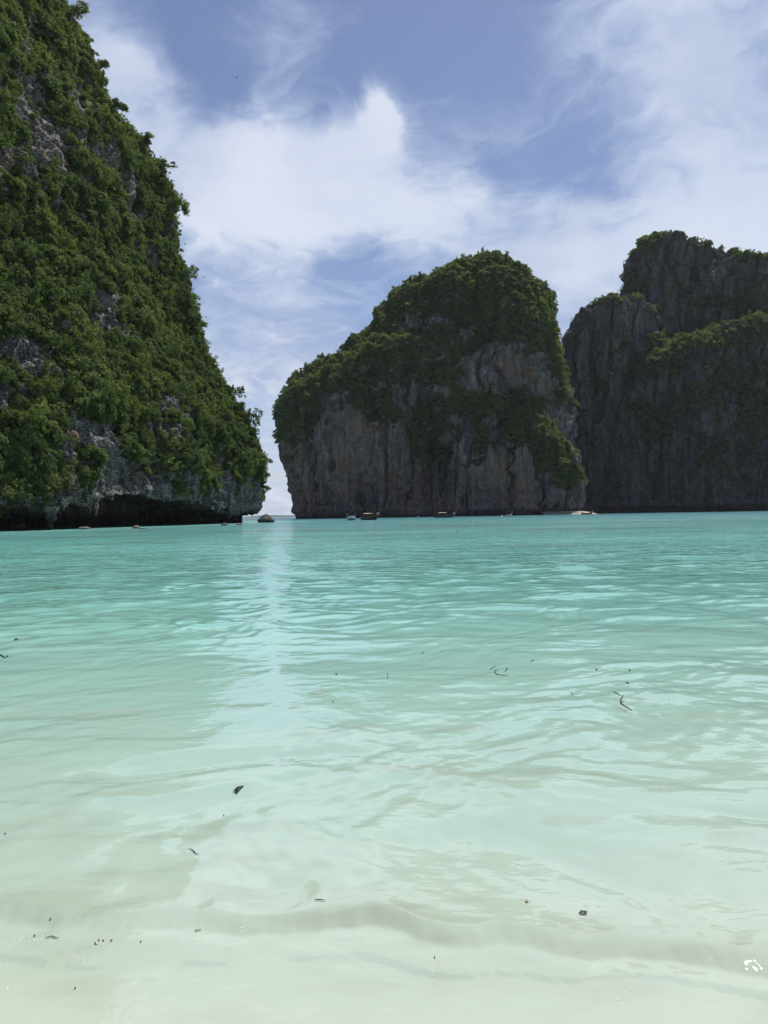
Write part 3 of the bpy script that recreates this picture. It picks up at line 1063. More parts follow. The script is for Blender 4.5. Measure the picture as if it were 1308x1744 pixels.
# ------------------------------------------------------------------ plants
def shrub_mesh(name, seed, lobes=7, leaves=330, size=0.22, flat=0.75, mat=None):
    """dense shrub of unit radius: leaf-sized faces spread through several lobes"""
    rg = np.random.default_rng(seed)
    cen = []
    for i in range(lobes):
        a = 2 * math.pi * (i + rg.uniform(-.3, .3)) / lobes
        rr = rg.uniform(0.25, 0.62)
        cen.append((rr * math.cos(a), rr * math.sin(a), rg.uniform(0.05, 0.55) * flat, rg.uniform(0.28, 0.5)))
    cen.append((0.05, 0.0, 0.55 * flat, 0.5))
    cen = np.array(cen)
    w = cen[:, 3] ** 2
    V, F = [], []
    for i in range(leaves):
        k = rg.choice(len(cen), p=w / w.sum())
        d = rg.normal(size=3)
        d[2] = abs(d[2]) * 0.9 - 0.22
        d /= np.linalg.norm(d)
        c = cen[k, :3] + d * cen[k, 3] * (rg.uniform(0.80, 1.08) if rg.random() < 0.8 else rg.uniform(0.35, 0.8))
        nrm = d + rg.normal(size=3) * 0.42 + np.array((0, 0, 0.35))
        nrm /= np.linalg.norm(nrm)
        t = np.cross(nrm, rg.normal(size=3)); t /= np.linalg.norm(t)
        b = np.cross(nrm, t)
        s = size * rg.uniform(0.6, 1.25)
        n0 = len(V)
        droop = -0.18 * s * nrm
        V += [c - t * s * 0.55, c + b * s * 0.36 + droop, c + t * s * 0.62 + droop * 1.6, c - b * s * 0.36 + droop]
        F.append((n0, n0 + 1, n0 + 2, n0 + 3))
    me = bpy.data.meshes.new(name)
    me.from_pydata([tuple(v) for v in V], [], F)
    me.materials.append(mat)
    return me


def plant_mesh(name, seed, shape, leaves, size, mat):
    """other growth forms of unit size: spreading, tall, thin and see-through, or a hanging curtain of creepers"""
    rg = np.random.default_rng(seed)
    V, F = [], []
    if shape == 'spread':
        cen = np.array([(rg.uniform(-1, 1) * 0.95, rg.uniform(-.7, .7), rg.uniform(0.25, 0.5), rg.uniform(0.22, 0.4)) for _ in range(9)])
    elif shape == 'tall':
        cen = np.array([(rg.normal() * 0.2, rg.normal() * 0.2, 0.15 + 1.25 * k / 8 + rg.uniform(0, .1), 0.42 - 0.025 * k * rg.uniform(.6, 1.2)) for k in range(9)])
    elif shape == 'thin':
        cen = np.array([(rg.normal() * 0.45, rg.normal() * 0.45, rg.uniform(0.2, 1.0), rg.uniform(0.12, 0.26)) for _ in range(14)])
    else:
        cen = np.array([(rg.uniform(-.75, .75), 0.05 * rg.normal(), 0.3 - 1.7 * rg.random() ** 1.2, 0.16) for _ in range(26)])
    w = cen[:, 3] ** 2
    for i in range(leaves):
        k = rg.choice(len(cen), p=w / w.sum())
        d = rg.normal(size=3); d /= np.linalg.norm(d)
        c = cen[k, :3] + d * cen[k, 3] * rg.uniform(0.45, 1.1) * np.array((1, 1, 0.62 if shape == 'spread' else 1.0))
        nrm = d + rg.normal(size=3) * 0.5 + np.array((0, 0, 0.6))
        nrm /= np.linalg.norm(nrm)
        t = np.cross(nrm, rg.normal(size=3)); t /= np.linalg.norm(t)
        b = np.cross(nrm, t)
        sz = size * rg.uniform(0.55, 1.3)
        n0 = len(V)
        dr = -0.2 * sz * nrm
        V += [c - t * sz * 0.55, c + b * sz * 0.33 + dr, c + t * sz * 0.65 + dr * 1.6, c - b * sz * 0.33 + dr]
        F.append((n0, n0 + 1, n0 + 2, n0 + 3))
    # stems
    for k in range(len(cen)):
        e = cen[k, :3]
        s0 = np.array((e[0] * 0.2, e[1] * 0.2, -0.15)) if shape != 'vine' else np.array((e[0], 0.0, 0.3))
        sd = np.array((0.02, 0.012, 0))
        n0 = len(V)
        V += [s0 - sd, s0 + sd, e + sd * 0.4, e - sd * 0.4]
        F.append((n0, n0 + 1, n0 + 2, n0 + 3))
    me = bpy.data.meshes.new(name)
    me.from_pydata([tuple(v) for v in V], [], F)
    me.materials.append(mat)
    return me


NEAR_MESH = [shrub_mesh('shrub', 100 + i, lobes=5 + i % 4, leaves=430, size=0.165 + 0.03 * (i % 3), flat=0.6 + 0.15 * (i % 3), mat=M_LEAF_NEAR) for i in range(4)]
NEAR_MESH += [plant_mesh('shrub', 140, 'spread', 420, 0.16, M_LEAF_NEAR), plant_mesh('shrub', 141, 'tall', 420, 0.15, M_LEAF_NEAR), plant_mesh('shrub', 142, 'thin', 240, 0.15, M_LEAF_NEAR),
              plant_mesh('shrub', 143, 'spread', 380, 0.20, M_LEAF_NEAR), plant_mesh('shrub', 144, 'vine', 380, 0.15, M_LEAF_NEAR), plant_mesh('shrub', 145, 'vine', 300, 0.19, M_LEAF_NEAR), plant_mesh('shrub', 146, 'thin', 300, 0.18, M_LEAF_NEAR)]
FAR_MESH = [shrub_mesh('shrub', 300 + i, lobes=4 + i % 3, leaves=240, size=0.26, flat=0.8, mat=M_LEAF_FAR) for i in range(4)]
FAR_MESH += [plant_mesh('shrub', 340, 'spread', 240, 0.24, M_LEAF_FAR), plant_mesh('shrub', 341, 'thin', 160, 0.24, M_LEAF_FAR), plant_mesh('shrub', 342, 'tall', 220, 0.24, M_LEAF_FAR)]


def plant_quat(n, rg, tilt=0.6):
    d = Vector((n[0] * tilt, n[1] * tilt, max(0.25, n[2]) + 0.35)).normalized()
    return d.to_track_quat('Z', 'Y') @ Quaternion((0, 0, 1), rg.uniform(0, 6.283))


def scatter_stuff(name, P, N, scale_fn, meshes, seed, label, tilt=0.6):
    """a mass of plants nobody could count: one object, instances of the shrub meshes"""
    rg = np.random.default_rng(seed)
    me = bpy.data.meshes.new(name)
    sc = scale_fn(P, rg)
    Q = P + N * (sc * 0.10)[:, None]
    me.vertices.add(len(Q))
    me.vertices.foreach_set('co', Q.astype(np.float32).ravel())
    rot = np.array([plant_quat(n, rg, tilt).to_euler()[:] for n in N], dtype=np.float32)
    a = me.attributes.new('rot', 'FLOAT_VECTOR', 'POINT'); a.data.foreach_set('vector', rot.ravel())
    s3 = np.stack([sc * rg.uniform(.85, 1.15, len(sc)), sc * rg.uniform(.85, 1.15, len(sc)), sc * rg.uniform(.8, 1.2, len(sc))], -1).astype(np.float32)
    a = me.attributes.new('scl', 'FLOAT_VECTOR', 'POINT'); a.data.foreach_set('vector', s3.ravel())
    a = me.attributes.new('pick', 'INT', 'POINT'); a.data.foreach_set('value', rg.integers(0, len(meshes), len(Q)).astype(np.int32))
    o = link(bpy.data.objects.new(name, me))
    ng = bpy.data.node_groups.new(name, 'GeometryNodeTree')
    ng.interface.new_socket('Geometry', in_out='INPUT', socket_type='NodeSocketGeometry')
    ng.interface.new_socket('Geometry', in_out='OUTPUT', socket_type='NodeSocketGeometry')
    gi, go = ng.nodes.new('NodeGroupInput'), ng.nodes.new('NodeGroupOutput')
    jn = ng.nodes.new('GeometryNodeGeometryToInstance')
    for src in reversed(meshes):
        oi = ng.nodes.new('GeometryNodeObjectInfo')
        oi.transform_space = 'ORIGINAL'
        oi.inputs['Object'].default_value = src
        ng.links.new(oi.outputs['Geometry'], jn.inputs[0])
    ip = ng.nodes.new('GeometryNodeInstanceOnPoints')
    ip.inputs['Pick Instance'].default_value = True

    def at_(nm, dt):
        n = ng.nodes.new('GeometryNodeInputNamedAttribute')
        n.data_type = dt
        n.inputs[0].default_value = nm
        return n.outputs[0]
    ng.links.new(gi.outputs[0], ip.inputs['Points'])
    ng.links.new(jn.outputs[0], ip.inputs['Instance'])
    ng.links.new(at_('pick', 'INT'), ip.inputs['Instance Index'])
    ng.links.new(at_('rot', 'FLOAT_VECTOR'), ip.inputs['Rotation'])
    ng.links.new(at_('scl', 'FLOAT_VECTOR'), ip.inputs['Scale'])
    ng.links.new(ip.outputs[0], go.inputs[0])
    md = o.modifiers.new('plants', 'NODES')
    md.node_group = ng
    tag(o, label, 'vegetation', kind='stuff')
    return o


def shrub_objects(P, N, px, py, meshes, scales, labeler, seed, tilt):
    rg = np.random.default_rng(seed)
    out = []
    for i in range(len(P)):
        o = bpy.data.objects.new('shrub', meshes[int(rg.integers(len(meshes)))])
        o.location = P[i] + N[i] * scales[i] * 0.10
        o.rotation_euler = plant_quat(N[i], rg, tilt).to_euler()
        k = scales[i]
        o.scale = (k * rg.uniform(.85, 1.15), k * rg.uniform(.85, 1.15), k * rg.uniform(.85, 1.2))
        lab, grp = labeler(px[i], py[i], scales[i])
        tag(o, lab, 'shrub', grp)
        link(o)
        out.append(o)
    return out


LANDMARKS = [(14, 285, 'orange rock scar'), (82, 262, 'big bare slab'), (60, 150, 'topmost bare slab'), (185, 268, 'dark upper crevice'),
             (222, 340, 'long dark cleft'), (178, 545, 'pale patch halfway down'), (15, 600, 'bare rock at the frame edge'), (268, 735, 'tall pale rock face'),
             (150, 760, 'layered grey rock band'), (40, 860, 'brown boulders'), (270, 850, 'middle of the cave lip'), (395, 845, 'rocky cave end'), (445, 850, 'overhanging headland tip'),
             (274, 298, 'knuckle of the skyline'), (330, 500, 'steep middle skyline'), (400, 670, 'lower skyline'), (130, 60, 'highest skyline'), (100, 430, 'middle of the upper slope'), (240, 620, 'heart of the lower slope'), (60, 700, 'low green hollow')]
DIRS = ['seaward of', 'up and seaward of', 'straight above', 'up and inland of', 'inland of', 'down and inland of', 'straight below', 'down and seaward of']


def head_label(px, py, sc):
    """where on the headland a shrub grows, by the nearest landmark"""
    x, y, nm = min(LANDMARKS, key=lambda l: math.hypot(px - l[0], py - l[1]))
    d = math.hypot(px - x, py - y)
    k = int(round(math.degrees(math.atan2(y - py, px - x)) / 45)) % 8
    size = 'broad' if sc > 1.9 else ('small' if sc < 1.25 else 'middling')
    where = 'right at' if d < 16 else ('close ' if d < 55 else 'well ') + DIRS[k]
    return f'{size} green shrub {where} the {nm}', f'shrubs by the {nm}'


def plant_headland():
    P, N, vg = HEAD.sample(1.5, 21, 0.30)
    px, py = to_px(P)
    dist = np.linalg.norm(P, axis=1)
    rg = np.random.default_rng(8)
    view = -(P / dist[:, None] * N).sum(1)
    sc = np.clip(rg.lognormal(0.05, 0.46, len(P)) * (0.45 + 0.6 * vg), 0.4, 3.2)
    seen = (px > 5) & (px < 470) & (py > 5) & (py < 880) & (view > 0.12) & (P[:, 1] < 215)
    size = np.where(seen, sc / dist, 0)
    # the shrubs that show largest, but not two of them on one spot
    order = np.argsort(-size)
    chosen, taken = [], []
    for i in order:
        if len(chosen) >= 270 or size[i] <= 0:
            break
        if all((px[i] - a) ** 2 + (py[i] - b) ** 2 > 15 ** 2 for a, b in taken):
            chosen.append(i)
            taken.append((px[i], py[i]))
    ch = np.array(chosen)
    objs = shrub_objects(P[ch], N[ch], px[ch], py[ch], NEAR_MESH, sc[ch], head_label, 5, 0.75)
    first = {}
    for o in objs:
        first.setdefault(o.data.name, o)
    rest = np.ones(len(P), bool); rest[ch] = False
    scatter_stuff('vegetation', P[rest], N[rest], lambda p, r: np.clip(r.lognormal(-0.14, 0.46, len(p)) * (0.45 + 0.6 * vg[rest]), 0.35, 2.6), list(first.values()), 9,
                  'dense green jungle covering the steep slope of the headland', 0.75)
    return objs


HEAD_SHRUBS = plant_headland()


def plant_far():
    proto = []
    for C, den, seed, lab, nm in ((DOME, 0.21, 31, 'dark green forest growing over the crown and ledges of the dome', 'dome'), (MASSIF, 0.12, 41, 'shaded dark green forest growing on the ledges of the massif', 'massif')):
        P, N, vg = C.sample(den, seed, 0.2)
        if not proto:
            # five single trees of the dome's crest stand as things of their own
            px, py = to_px(P)
            view = -(P / np.linalg.norm(P, axis=1)[:, None] * N).sum(1)
            spots = [(540, 603), (600, 575), (655, 512), (735, 455), (905, 470), (822, 436), (770, 442), (865, 445), (930, 505), (570, 595)]
            labs = ['tree on the low left shoulder of the forested dome', 'tree standing in the step between dome and its low shoulder', 'tree on the steep seaward skyline of the forested dome',
                    'tree on the skyline just seaward of the dome summit', 'tree on the skyline where the dome drops towards the cleft', 'tree on the very summit of the forested dome',
                    'tree on the summit crest, on its seaward side', 'tree on the summit crest, on its cleft side', 'tree low on the dome skyline above the cleft', 'tree on the flat back of the dome shoulder']
            used = []
            for (sx, sy), lb in zip(spots, labs):
                d2 = (px - sx) ** 2 + (py - sy) ** 2 + 1e6 * (P[:, 1] > 545)
                d2[used] = 1e9
                i = int(np.argmin(d2))
                used.append(i)
                r = empty('tree', P[i] + N[i] * 0.2)
                tag(r, lb, 'tree', 'trees on the skyline of the dome')
                cr = link(bpy.data.objects.new('crown', FAR_MESH[len(used) % len(FAR_MESH)]), r)
                cr.location = (0, 0, 1.4); cr.scale = (2.6, 2.6, 2.8)
                tb = bmesh.new()
                bmesh.ops.create_cone(tb, cap_ends=True, segments=7, radius1=0.28, radius2=0.14, depth=4.4)
                tk = bm_obj('trunk', tb, M_BARK, r)
                tk.location = (0, 0, 0.9)
                proto.append(cr)
            rest = np.ones(len(P), bool); rest[used] = False
            P, N, vg = P[rest], N[rest], vg[rest]
            seen = {}
            for cr in proto:
                seen.setdefault(cr.data.name, cr)
            proto = list(seen.values())
        scatter_stuff('vegetation', P, N, lambda p, r: np.clip(r.lognormal(0.76, 0.42, len(p)) * (0.40 + 0.65 * vg), 0.7, 3.6), proto, seed + 1, lab, 0.3)


plant_far()


# trees leaning out of the headland skyline: trunk, limbs and crown
def skyline_trees():
    spots = [(125, 30, 3.0, 'tree at the very top of the headland skyline'), (166, 118, 2.4, 'small tree on the headland skyline below the topmost tree'),
             (200, 190, 2.2, 'round bush tree on the upper headland skyline'), (236, 250, 3.0, 'dark tree crown leaning from the upper bend of the headland skyline'),
             (274, 298, 2.8, 'brownish tree jutting from the knuckle of the headland skyline'), (293, 365, 3.4, 'open crowned tree reaching from the headland edge towards the clouds'),
             (322, 478, 2.4, 'tree leaning from the middle of the headland skyline'), (338, 560, 2.0, 'slim tree on the headland edge above its lower slope'),
             (392, 668, 2.6, 'leafy tree on the lower headland skyline'), (424, 712, 2.8, 'full tree crown over the nose of the headland'),
             (452, 790, 1.6, 'little tree hanging over the water at the nose of the headland'), (455, 815, 1.4, 'dead looking twiggy tree at the tip above the overhang')]
    bark = M_BARK
    for k, (sx, sy, r, lab) in enumerate(spots):
        r *= 1.3
        base = at(sx - 12, sy + 6, 204)
        P = HEAD.P
        px, py = to_px(P)
        d2 = (px - sx + 6) ** 2 + (py - sy - 4) ** 2 + 1e6 * (P[:, 1] > 216)
        i = int(np.argmin(d2))
        root = empty('tree', P[i])
        tag(root, lab, 'tree', 'trees on the skyline of the headland')
        rg = np.random.default_rng(50 + k)
        lean = Vector((0.75, -0.1, 0.8)).normalized()
        bm = bmesh.new()

        def limb(a, b, r0, r1, n=6):
            ax = (b - a).normalized()
            u = ax.orthogonal().normalized(); v = ax.cross(u)
            A = [bm.verts.new(a + (u * math.cos(q) + v * math.sin(q)) * r0) for q in np.linspace(0, 2 * math.pi, n, endpoint=False)]
            B = [bm.verts.new(b + (u * math.cos(q) + v * math.sin(q)) * r1) for q in np.linspace(0, 2 * math.pi, n, endpoint=False)]
            for j in range(n):
                bm.faces.new((A[j], A[(j + 1) % n], B[(j + 1) % n], B[j]))
        top = lean * r * 0.75
        limb(Vector((-0.4, 0, -0.5)), top * 0.5, 0.09 * r, 0.06 * r)
        limb(top * 0.5, top, 0.06 * r, 0.04 * r)
        tips = []
        for j in range(5):
            e = top + Vector((rg.uniform(-.3, .9), rg.uniform(-.7, .7), rg.uniform(-.15, .7))) * r * 0.7
            limb(top * 0.7, e, 0.035 * r, 0.012 * r, 5)
            tips.append(e)
        bm_obj('trunk', bm, bark, root)
        cr_src = NEAR_MESH[k % len(NEAR_MESH)]
        for j, e in enumerate(tips[:5 if k != 11 else 2]):
            c = link(bpy.data.objects.new('crown', cr_src), root)
            c.location = e - Vector((0, 0, 0.2 * r))
            c.rotation_euler = (rg.uniform(-.4, .4), rg.uniform(-.1, .5), rg.uniform(0, 6))
            c.scale = [r * rg.uniform(0.42, 0.6)] * 3


skyline_trees()


# ------------------------------------------------------------------ rocks by the water
def boulder(name, loc, sx, sy, sz, seed, mat, label, cat='rock', group=None, rough=0.28):
    bm = bmesh.new()
    bmesh.ops.create_icosphere(bm, subdivisions=4, radius=1)
    V = np.array([v.co[:] for v in bm.verts])
    d = 1 + rough * fbm(V * 1.3 + seed * 7.7, 3) + 0.10 * (1 - 2 * np.abs(perlin(V * 4 + seed))) + 0.05 * fbm(V * 8 + seed, 2)
    for v, k in zip(bm.verts, d):
        v.co *= k
        v.co.x *= sx; v.co.y *= sy; v.co.z *= sz
    o = bm_obj(name, bm, mat, None, True)
    o.location = loc
    tag(o, label, cat, group)
    return o


M_BROWN = rock_material('brown_rock', 0.7, (0.04, 0.034, 0.028), (0.15, 0.115, 0.085), (0.28, 0.23, 0.18), 0.8, (0.1, 0.7), (0.04, 0.05, 0.02), 0.4, 0.5)
M_ISLET = rock_material('islet_rock', 0.6, (0.02, 0.02, 0.02), (0.10, 0.095, 0.085), (0.24, 0.23, 0.21), 0.1, (0.2, 0.9), (0.05, 0.06, 0.03), 0.5, 0.4)
M_PALE = rock_material('pale_rock', 0.4, (0.10, 0.095, 0.085), (0.24, 0.23, 0.20), (0.38, 0.36, 0.32), 0.1, (-0.6, 0.2), (0.05, 0.06, 0.03), 0.3, 0.3)


def sea_rock(px, py, wpx, hpx, seed, mat, label, depthf=1.0, group=None, lift=0.0):
    p = on_sea(px, py)
    k = p.y / FPX
    sx, sz = wpx * k / 2, hpx * k
    z = sz * 0.35 + lift
    o = boulder('boulder', (p.x, p.y, z), sx, sx * depthf, sz * (0.62 if not lift else 0.5), seed, mat, label, 'rock', group)
    if mat is M_ISLET:                                     # a pointed mound
        for v in o.data.vertices:
            f = max(0.0, v.co.z) / (sz * 0.8)
            k = max(0.12, 1 - 0.78 * f)
            v.co.x *= k; v.co.y *= k; v.co.z *= 1.0 + 0.25 * f
    return o


sea_rock(6, 899, 64, 24, 1, M_BROWN, 'flat topped brown boulder by the shore under the hanging shrubs', 1.0, None, 0.9)
sea_rock(57, 899, 34, 44, 2, M_BROWN, 'tall pitted brown boulder at the mouth of the sea cave', 1.0)
sea_rock(30, 902, 26, 10, 3, M_BROWN, 'low dark rock at the foot of the brown boulders')
sea_rock(-45, 905, 60, 36, 12, M_BROWN, 'brown boulder at the edge of the shore beyond the shrubs')
sea_rock(144, 901.5, 18, 4.5, 4, M_PALE, 'flat pale rock awash before the dark sea cave')
sea_rock(232, 900, 10, 5.5, 5, M_PALE, 'small grey rock breaking the water before the middle of the cave')
sea_rock(243, 901, 12, 2.2, 6, M_PALE, 'thin rock awash beside the small grey rock')
sea_rock(382, 895, 10, 4, 7, M_PALE, 'pale rock awash below the cave end of the headland')
sea_rock(407, 894, 9, 3, 8, M_PALE, 'low grey rock awash below the nose of the headland')
sea_rock(453, 890, 27, 13, 15, M_ISLET, 'pointed dark rock islet standing off the headland tip', 0.8)
sea_rock(668, 881, 30, 7, 10, M_BROWN, 'low mossy rock in front of the small cave in the dome')


# strip of sand under the cleft
def beach_patch():
    a, b = on_sea(930, 876.2), on_sea(1030, 874.6)
    Y = 440.0
    xa, xb = at(930, 874, Y).x, at(1030, 874, Y).x
    nx_, ny_ = 60, 16
    X, T = np.meshgrid(np.linspace(xa, xb, nx_), np.linspace(0, 1, ny_))
    f = (X - xa) / (xb - xa)
    W = 34
    Yg = Y + T * W + 2.5 * np.sin(f * 9)
    Hh = 3.1 * np.interp(f, [0, .06, .35, .55, .8, .93, 1], [0.9, 1.0, 0.95, 0.95, 0.85, 0.6, 0])
    Z = -0.6 + Hh * np.sin(np.clip(T * 1.7, 0, 1) * math.pi / 2)
    o = mesh_np('beach', np.stack([X, Yg, Z], -1).reshape(-1, 3), grid_faces(ny_, nx_), plain('beach_sand', (0.30, 0.28, 0.235), 0.9, 0.1, 0.08, 0.4))
    tag(o, 'narrow strip of pale sand below the cleft between the cliffs', 'beach', kind='structure')


beach_patch()

# ------------------------------------------------------------------ boats
M_WHITE = plain('white_paint', (0.78, 0.78, 0.76), 0.35, 0.5, 0.04)
M_DARKHULL = plain('dark_wood', (0.035, 0.028, 0.024), 0.5, 0.4, 0.25)
M_BLUE = plain('blue_canvas', (0.055, 0.075, 0.24), 0.8, 0.2, 0.12)
M_STEEL = plain('steel_tube', (0.45, 0.46, 0.47), 0.35, 0.5, 0.05, 6, 0.8)
M_NAVY = plain('antifouling', (0.02, 0.028, 0.045), 0.5, 0.3, 0.2)
M_WOOD = plain('worn_wood', (0.30, 0.22, 0.15), 0.7, 0.3, 0.2)
M_RED = plain('red_cloth', (0.45, 0.03, 0.07), 0.85, 0.1, 0.15)
M_ORANGE = plain('orange_cloth', (0.55, 0.20, 0.08), 0.85, 0.1, 0.15)
M_CANVAS = plain('pale_canvas', (0.62, 0.60, 0.55), 0.85, 0.1, 0.08)
M_BLACK = plain('black_engine', (0.02, 0.02, 0.02), 0.4, 0.5, 0.1)
M_GLASS = plain('dark_glass', (0.03, 0.045, 0.055), 0.08, 0.6, 0.1)


def section_loft(bm, secs, closed=False):
    """skin a list of rings (each a list of points)"""
    rings = [[bm.verts.new(p) for p in s] for s in secs]
    n = len(rings[0])
    for a, b in zip(rings, rings[1:]):
        for j in range(n if closed else n - 1):
            bm.faces.new((a[j], a[(j + 1) % n], b[(j + 1) % n], b[j]))
    return rings


def tube(bm, a, b, r, n=6):
    a, b = Vector(a), Vector(b)
    ax = (b - a).normalized()
    u = ax.orthogonal().normalized(); v = ax.cross(u)
    qs = [2 * math.pi * i / n for i in range(n)]
    rg_ = section_loft(bm, [[c + (u * math.cos(q) + v * math.sin(q)) * r for q in qs] for c in (a, b)], True)
    bm.faces.new(rg_[0]); bm.faces.new(rg_[1])


def boxb(bm, c, s, bev=0.0):
    r = bmesh.ops.create_cube(bm, size=1.0)
    for v in r['verts']:
        v.co = Vector((v.co.x * s[0] + c[0], v.co.y * s[1] + c[1], v.co.z * s[2] + c[2]))
    if bev:
        es = list({e for v in r['verts'] for e in v.link_edges})
        bmesh.ops.bevel(bm, geom=es, offset=bev, segments=2, affect='EDGES')


def hull_rings(L, beam, depth, bow_rise, stern_rise, fine=2.2, z0=-0.25, n=22, transom=0.7, shrink=1.0, lift=0.0):
    rings = []
    for i in range(n):
        f = i / (n - 1)
        x = -L / 2 + L * f
        w = beam / 2 * shrink * (transom + (1 - transom) * math.sin(min(1, f / 0.45) * math.pi / 2)) * max(0.015, (1 - max(0, (f - 0.45) / 0.55) ** fine))
        sheer = depth + bow_rise * max(0, (f - 0.5) / 0.5) ** 2.4 + stern_rise * max(0, (0.3 - f) / 0.3) ** 2
        keel = z0 + (bow_rise * 0.8 + depth * 0.55) * max(0, (f - 0.74) / 0.26) ** 2.0 + lift
        pts = []
        for k in range(-6, 7):
            q = k / 6
            pts.append((x, w * math.copysign(abs(q) ** 0.72, q), keel + (sheer - keel) * abs(q) ** 2.2))
        rings.append(pts)
    return rings


def speedboat(px, py, rz):
    p = on_sea(px, py)
    root = empty('speedboat', (p.x, p.y, 0.0), rz)
    tag(root, 'white speedboat with a blue canopy facing the beach below the dome', 'boat')
    bm = bmesh.new()
    rg_ = section_loft(bm, hull_rings(8.5, 2.9, 1.15, 0.45, 0.0, 2.4, 0.28))
    bm.faces.new(rg_[0])
    bm_obj('hull', bm, M_WHITE, root, True)
    bm = bmesh.new()
    rg_ = section_loft(bm, hull_rings(8.3, 2.5, 0.42, 0.2, 0.0, 2.4, -0.5))
    bm.faces.new(rg_[0])
    bm_obj('hull_bottom', bm, M_NAVY, root, True)
    bm = bmesh.new()
    d = hull_rings(8.4, 2.8, 0.95, 0.42, 0.0, 2.4, 0.3)
    rings = [[bm.verts.new(r[0]), bm.verts.new((r[6][0], 0, r[0][2] + 0.05)), bm.verts.new(r[-1])] for r in d]
    for a, b in zip(rings, rings[1:]):
        bm.faces.new((a[0], a[1], b[1], b[0])); bm.faces.new((a[1], a[2], b[2], b[1]))
    bm_obj('deck', bm, M_WHITE, root, True)
    bm = bmesh.new()
    secs = []
    for x in np.linspace(-3.1, 1.2, 9):
        secs.append([(x, y, 2.32 + 0.16 * (1 - (y / 1.45) ** 2) - 0.03 * (x + 1) ** 2 * 0.3) for y in np.linspace(-1.45, 1.45, 9)])
    section_loft(bm, secs)
    bmesh.ops.solidify(bm, geom=list(bm.faces), thickness=0.06)
    cp = bm_obj('canopy', bm, M_BLUE, root, True)
    bm = bmesh.new()
    for s in (-1, 1):
        boxb(bm, (-1.0, 1.42 * s, 2.16), (4.2, 0.05, 0.24))
    bm_obj('canopy_valance', bm, M_BLUE, cp)
    for x in (-2.9, -0.9, 1.0):
        for s in (-1, 1):
            bm = bmesh.new(); tube(bm, (x, 1.3 * s, 1.0), (x, 1.4 * s, 2.35), 0.035)
            bm_obj('canopy_post', bm, M_STEEL, root)
    bm = bmesh.new()
    section_loft(bm, [[(1.5, -1.15, 1.25), (1.9, 0, 1.25), (1.5, 1.15, 1.25)], [(1.0, -1.05, 1.9), (1.3, 0, 1.95), (1.0, 1.05, 1.9)]])
    bmesh.ops.solidify(bm, geom=list(bm.faces), thickness=0.03)
    bm_obj('windscreen', bm, M_GLASS, root)
    bm = bmesh.new(); boxb(bm, (0.6, 0.4, 1.4), (0.7, 0.8, 0.7), 0.06)
    bm_obj('console', bm, M_WHITE, root)
    for s in (-1, 1):
        bm = bmesh.new(); boxb(bm, (-1.2, 0.85 * s, 1.3), (2.8, 0.5, 0.45), 0.06)
        bm_obj('bench', bm, M_BLUE, root)
    for y in (-0.5, 0.5):
        bm = bmesh.new(); boxb(bm, (-4.5, y, 1.15), (0.5, 0.42, 0.7), 0.1); boxb(bm, (-4.45, y, 0.3), (0.22, 0.16, 1.2), 0.03)
        bm_obj('outboard_motor', bm, M_BLACK, root)


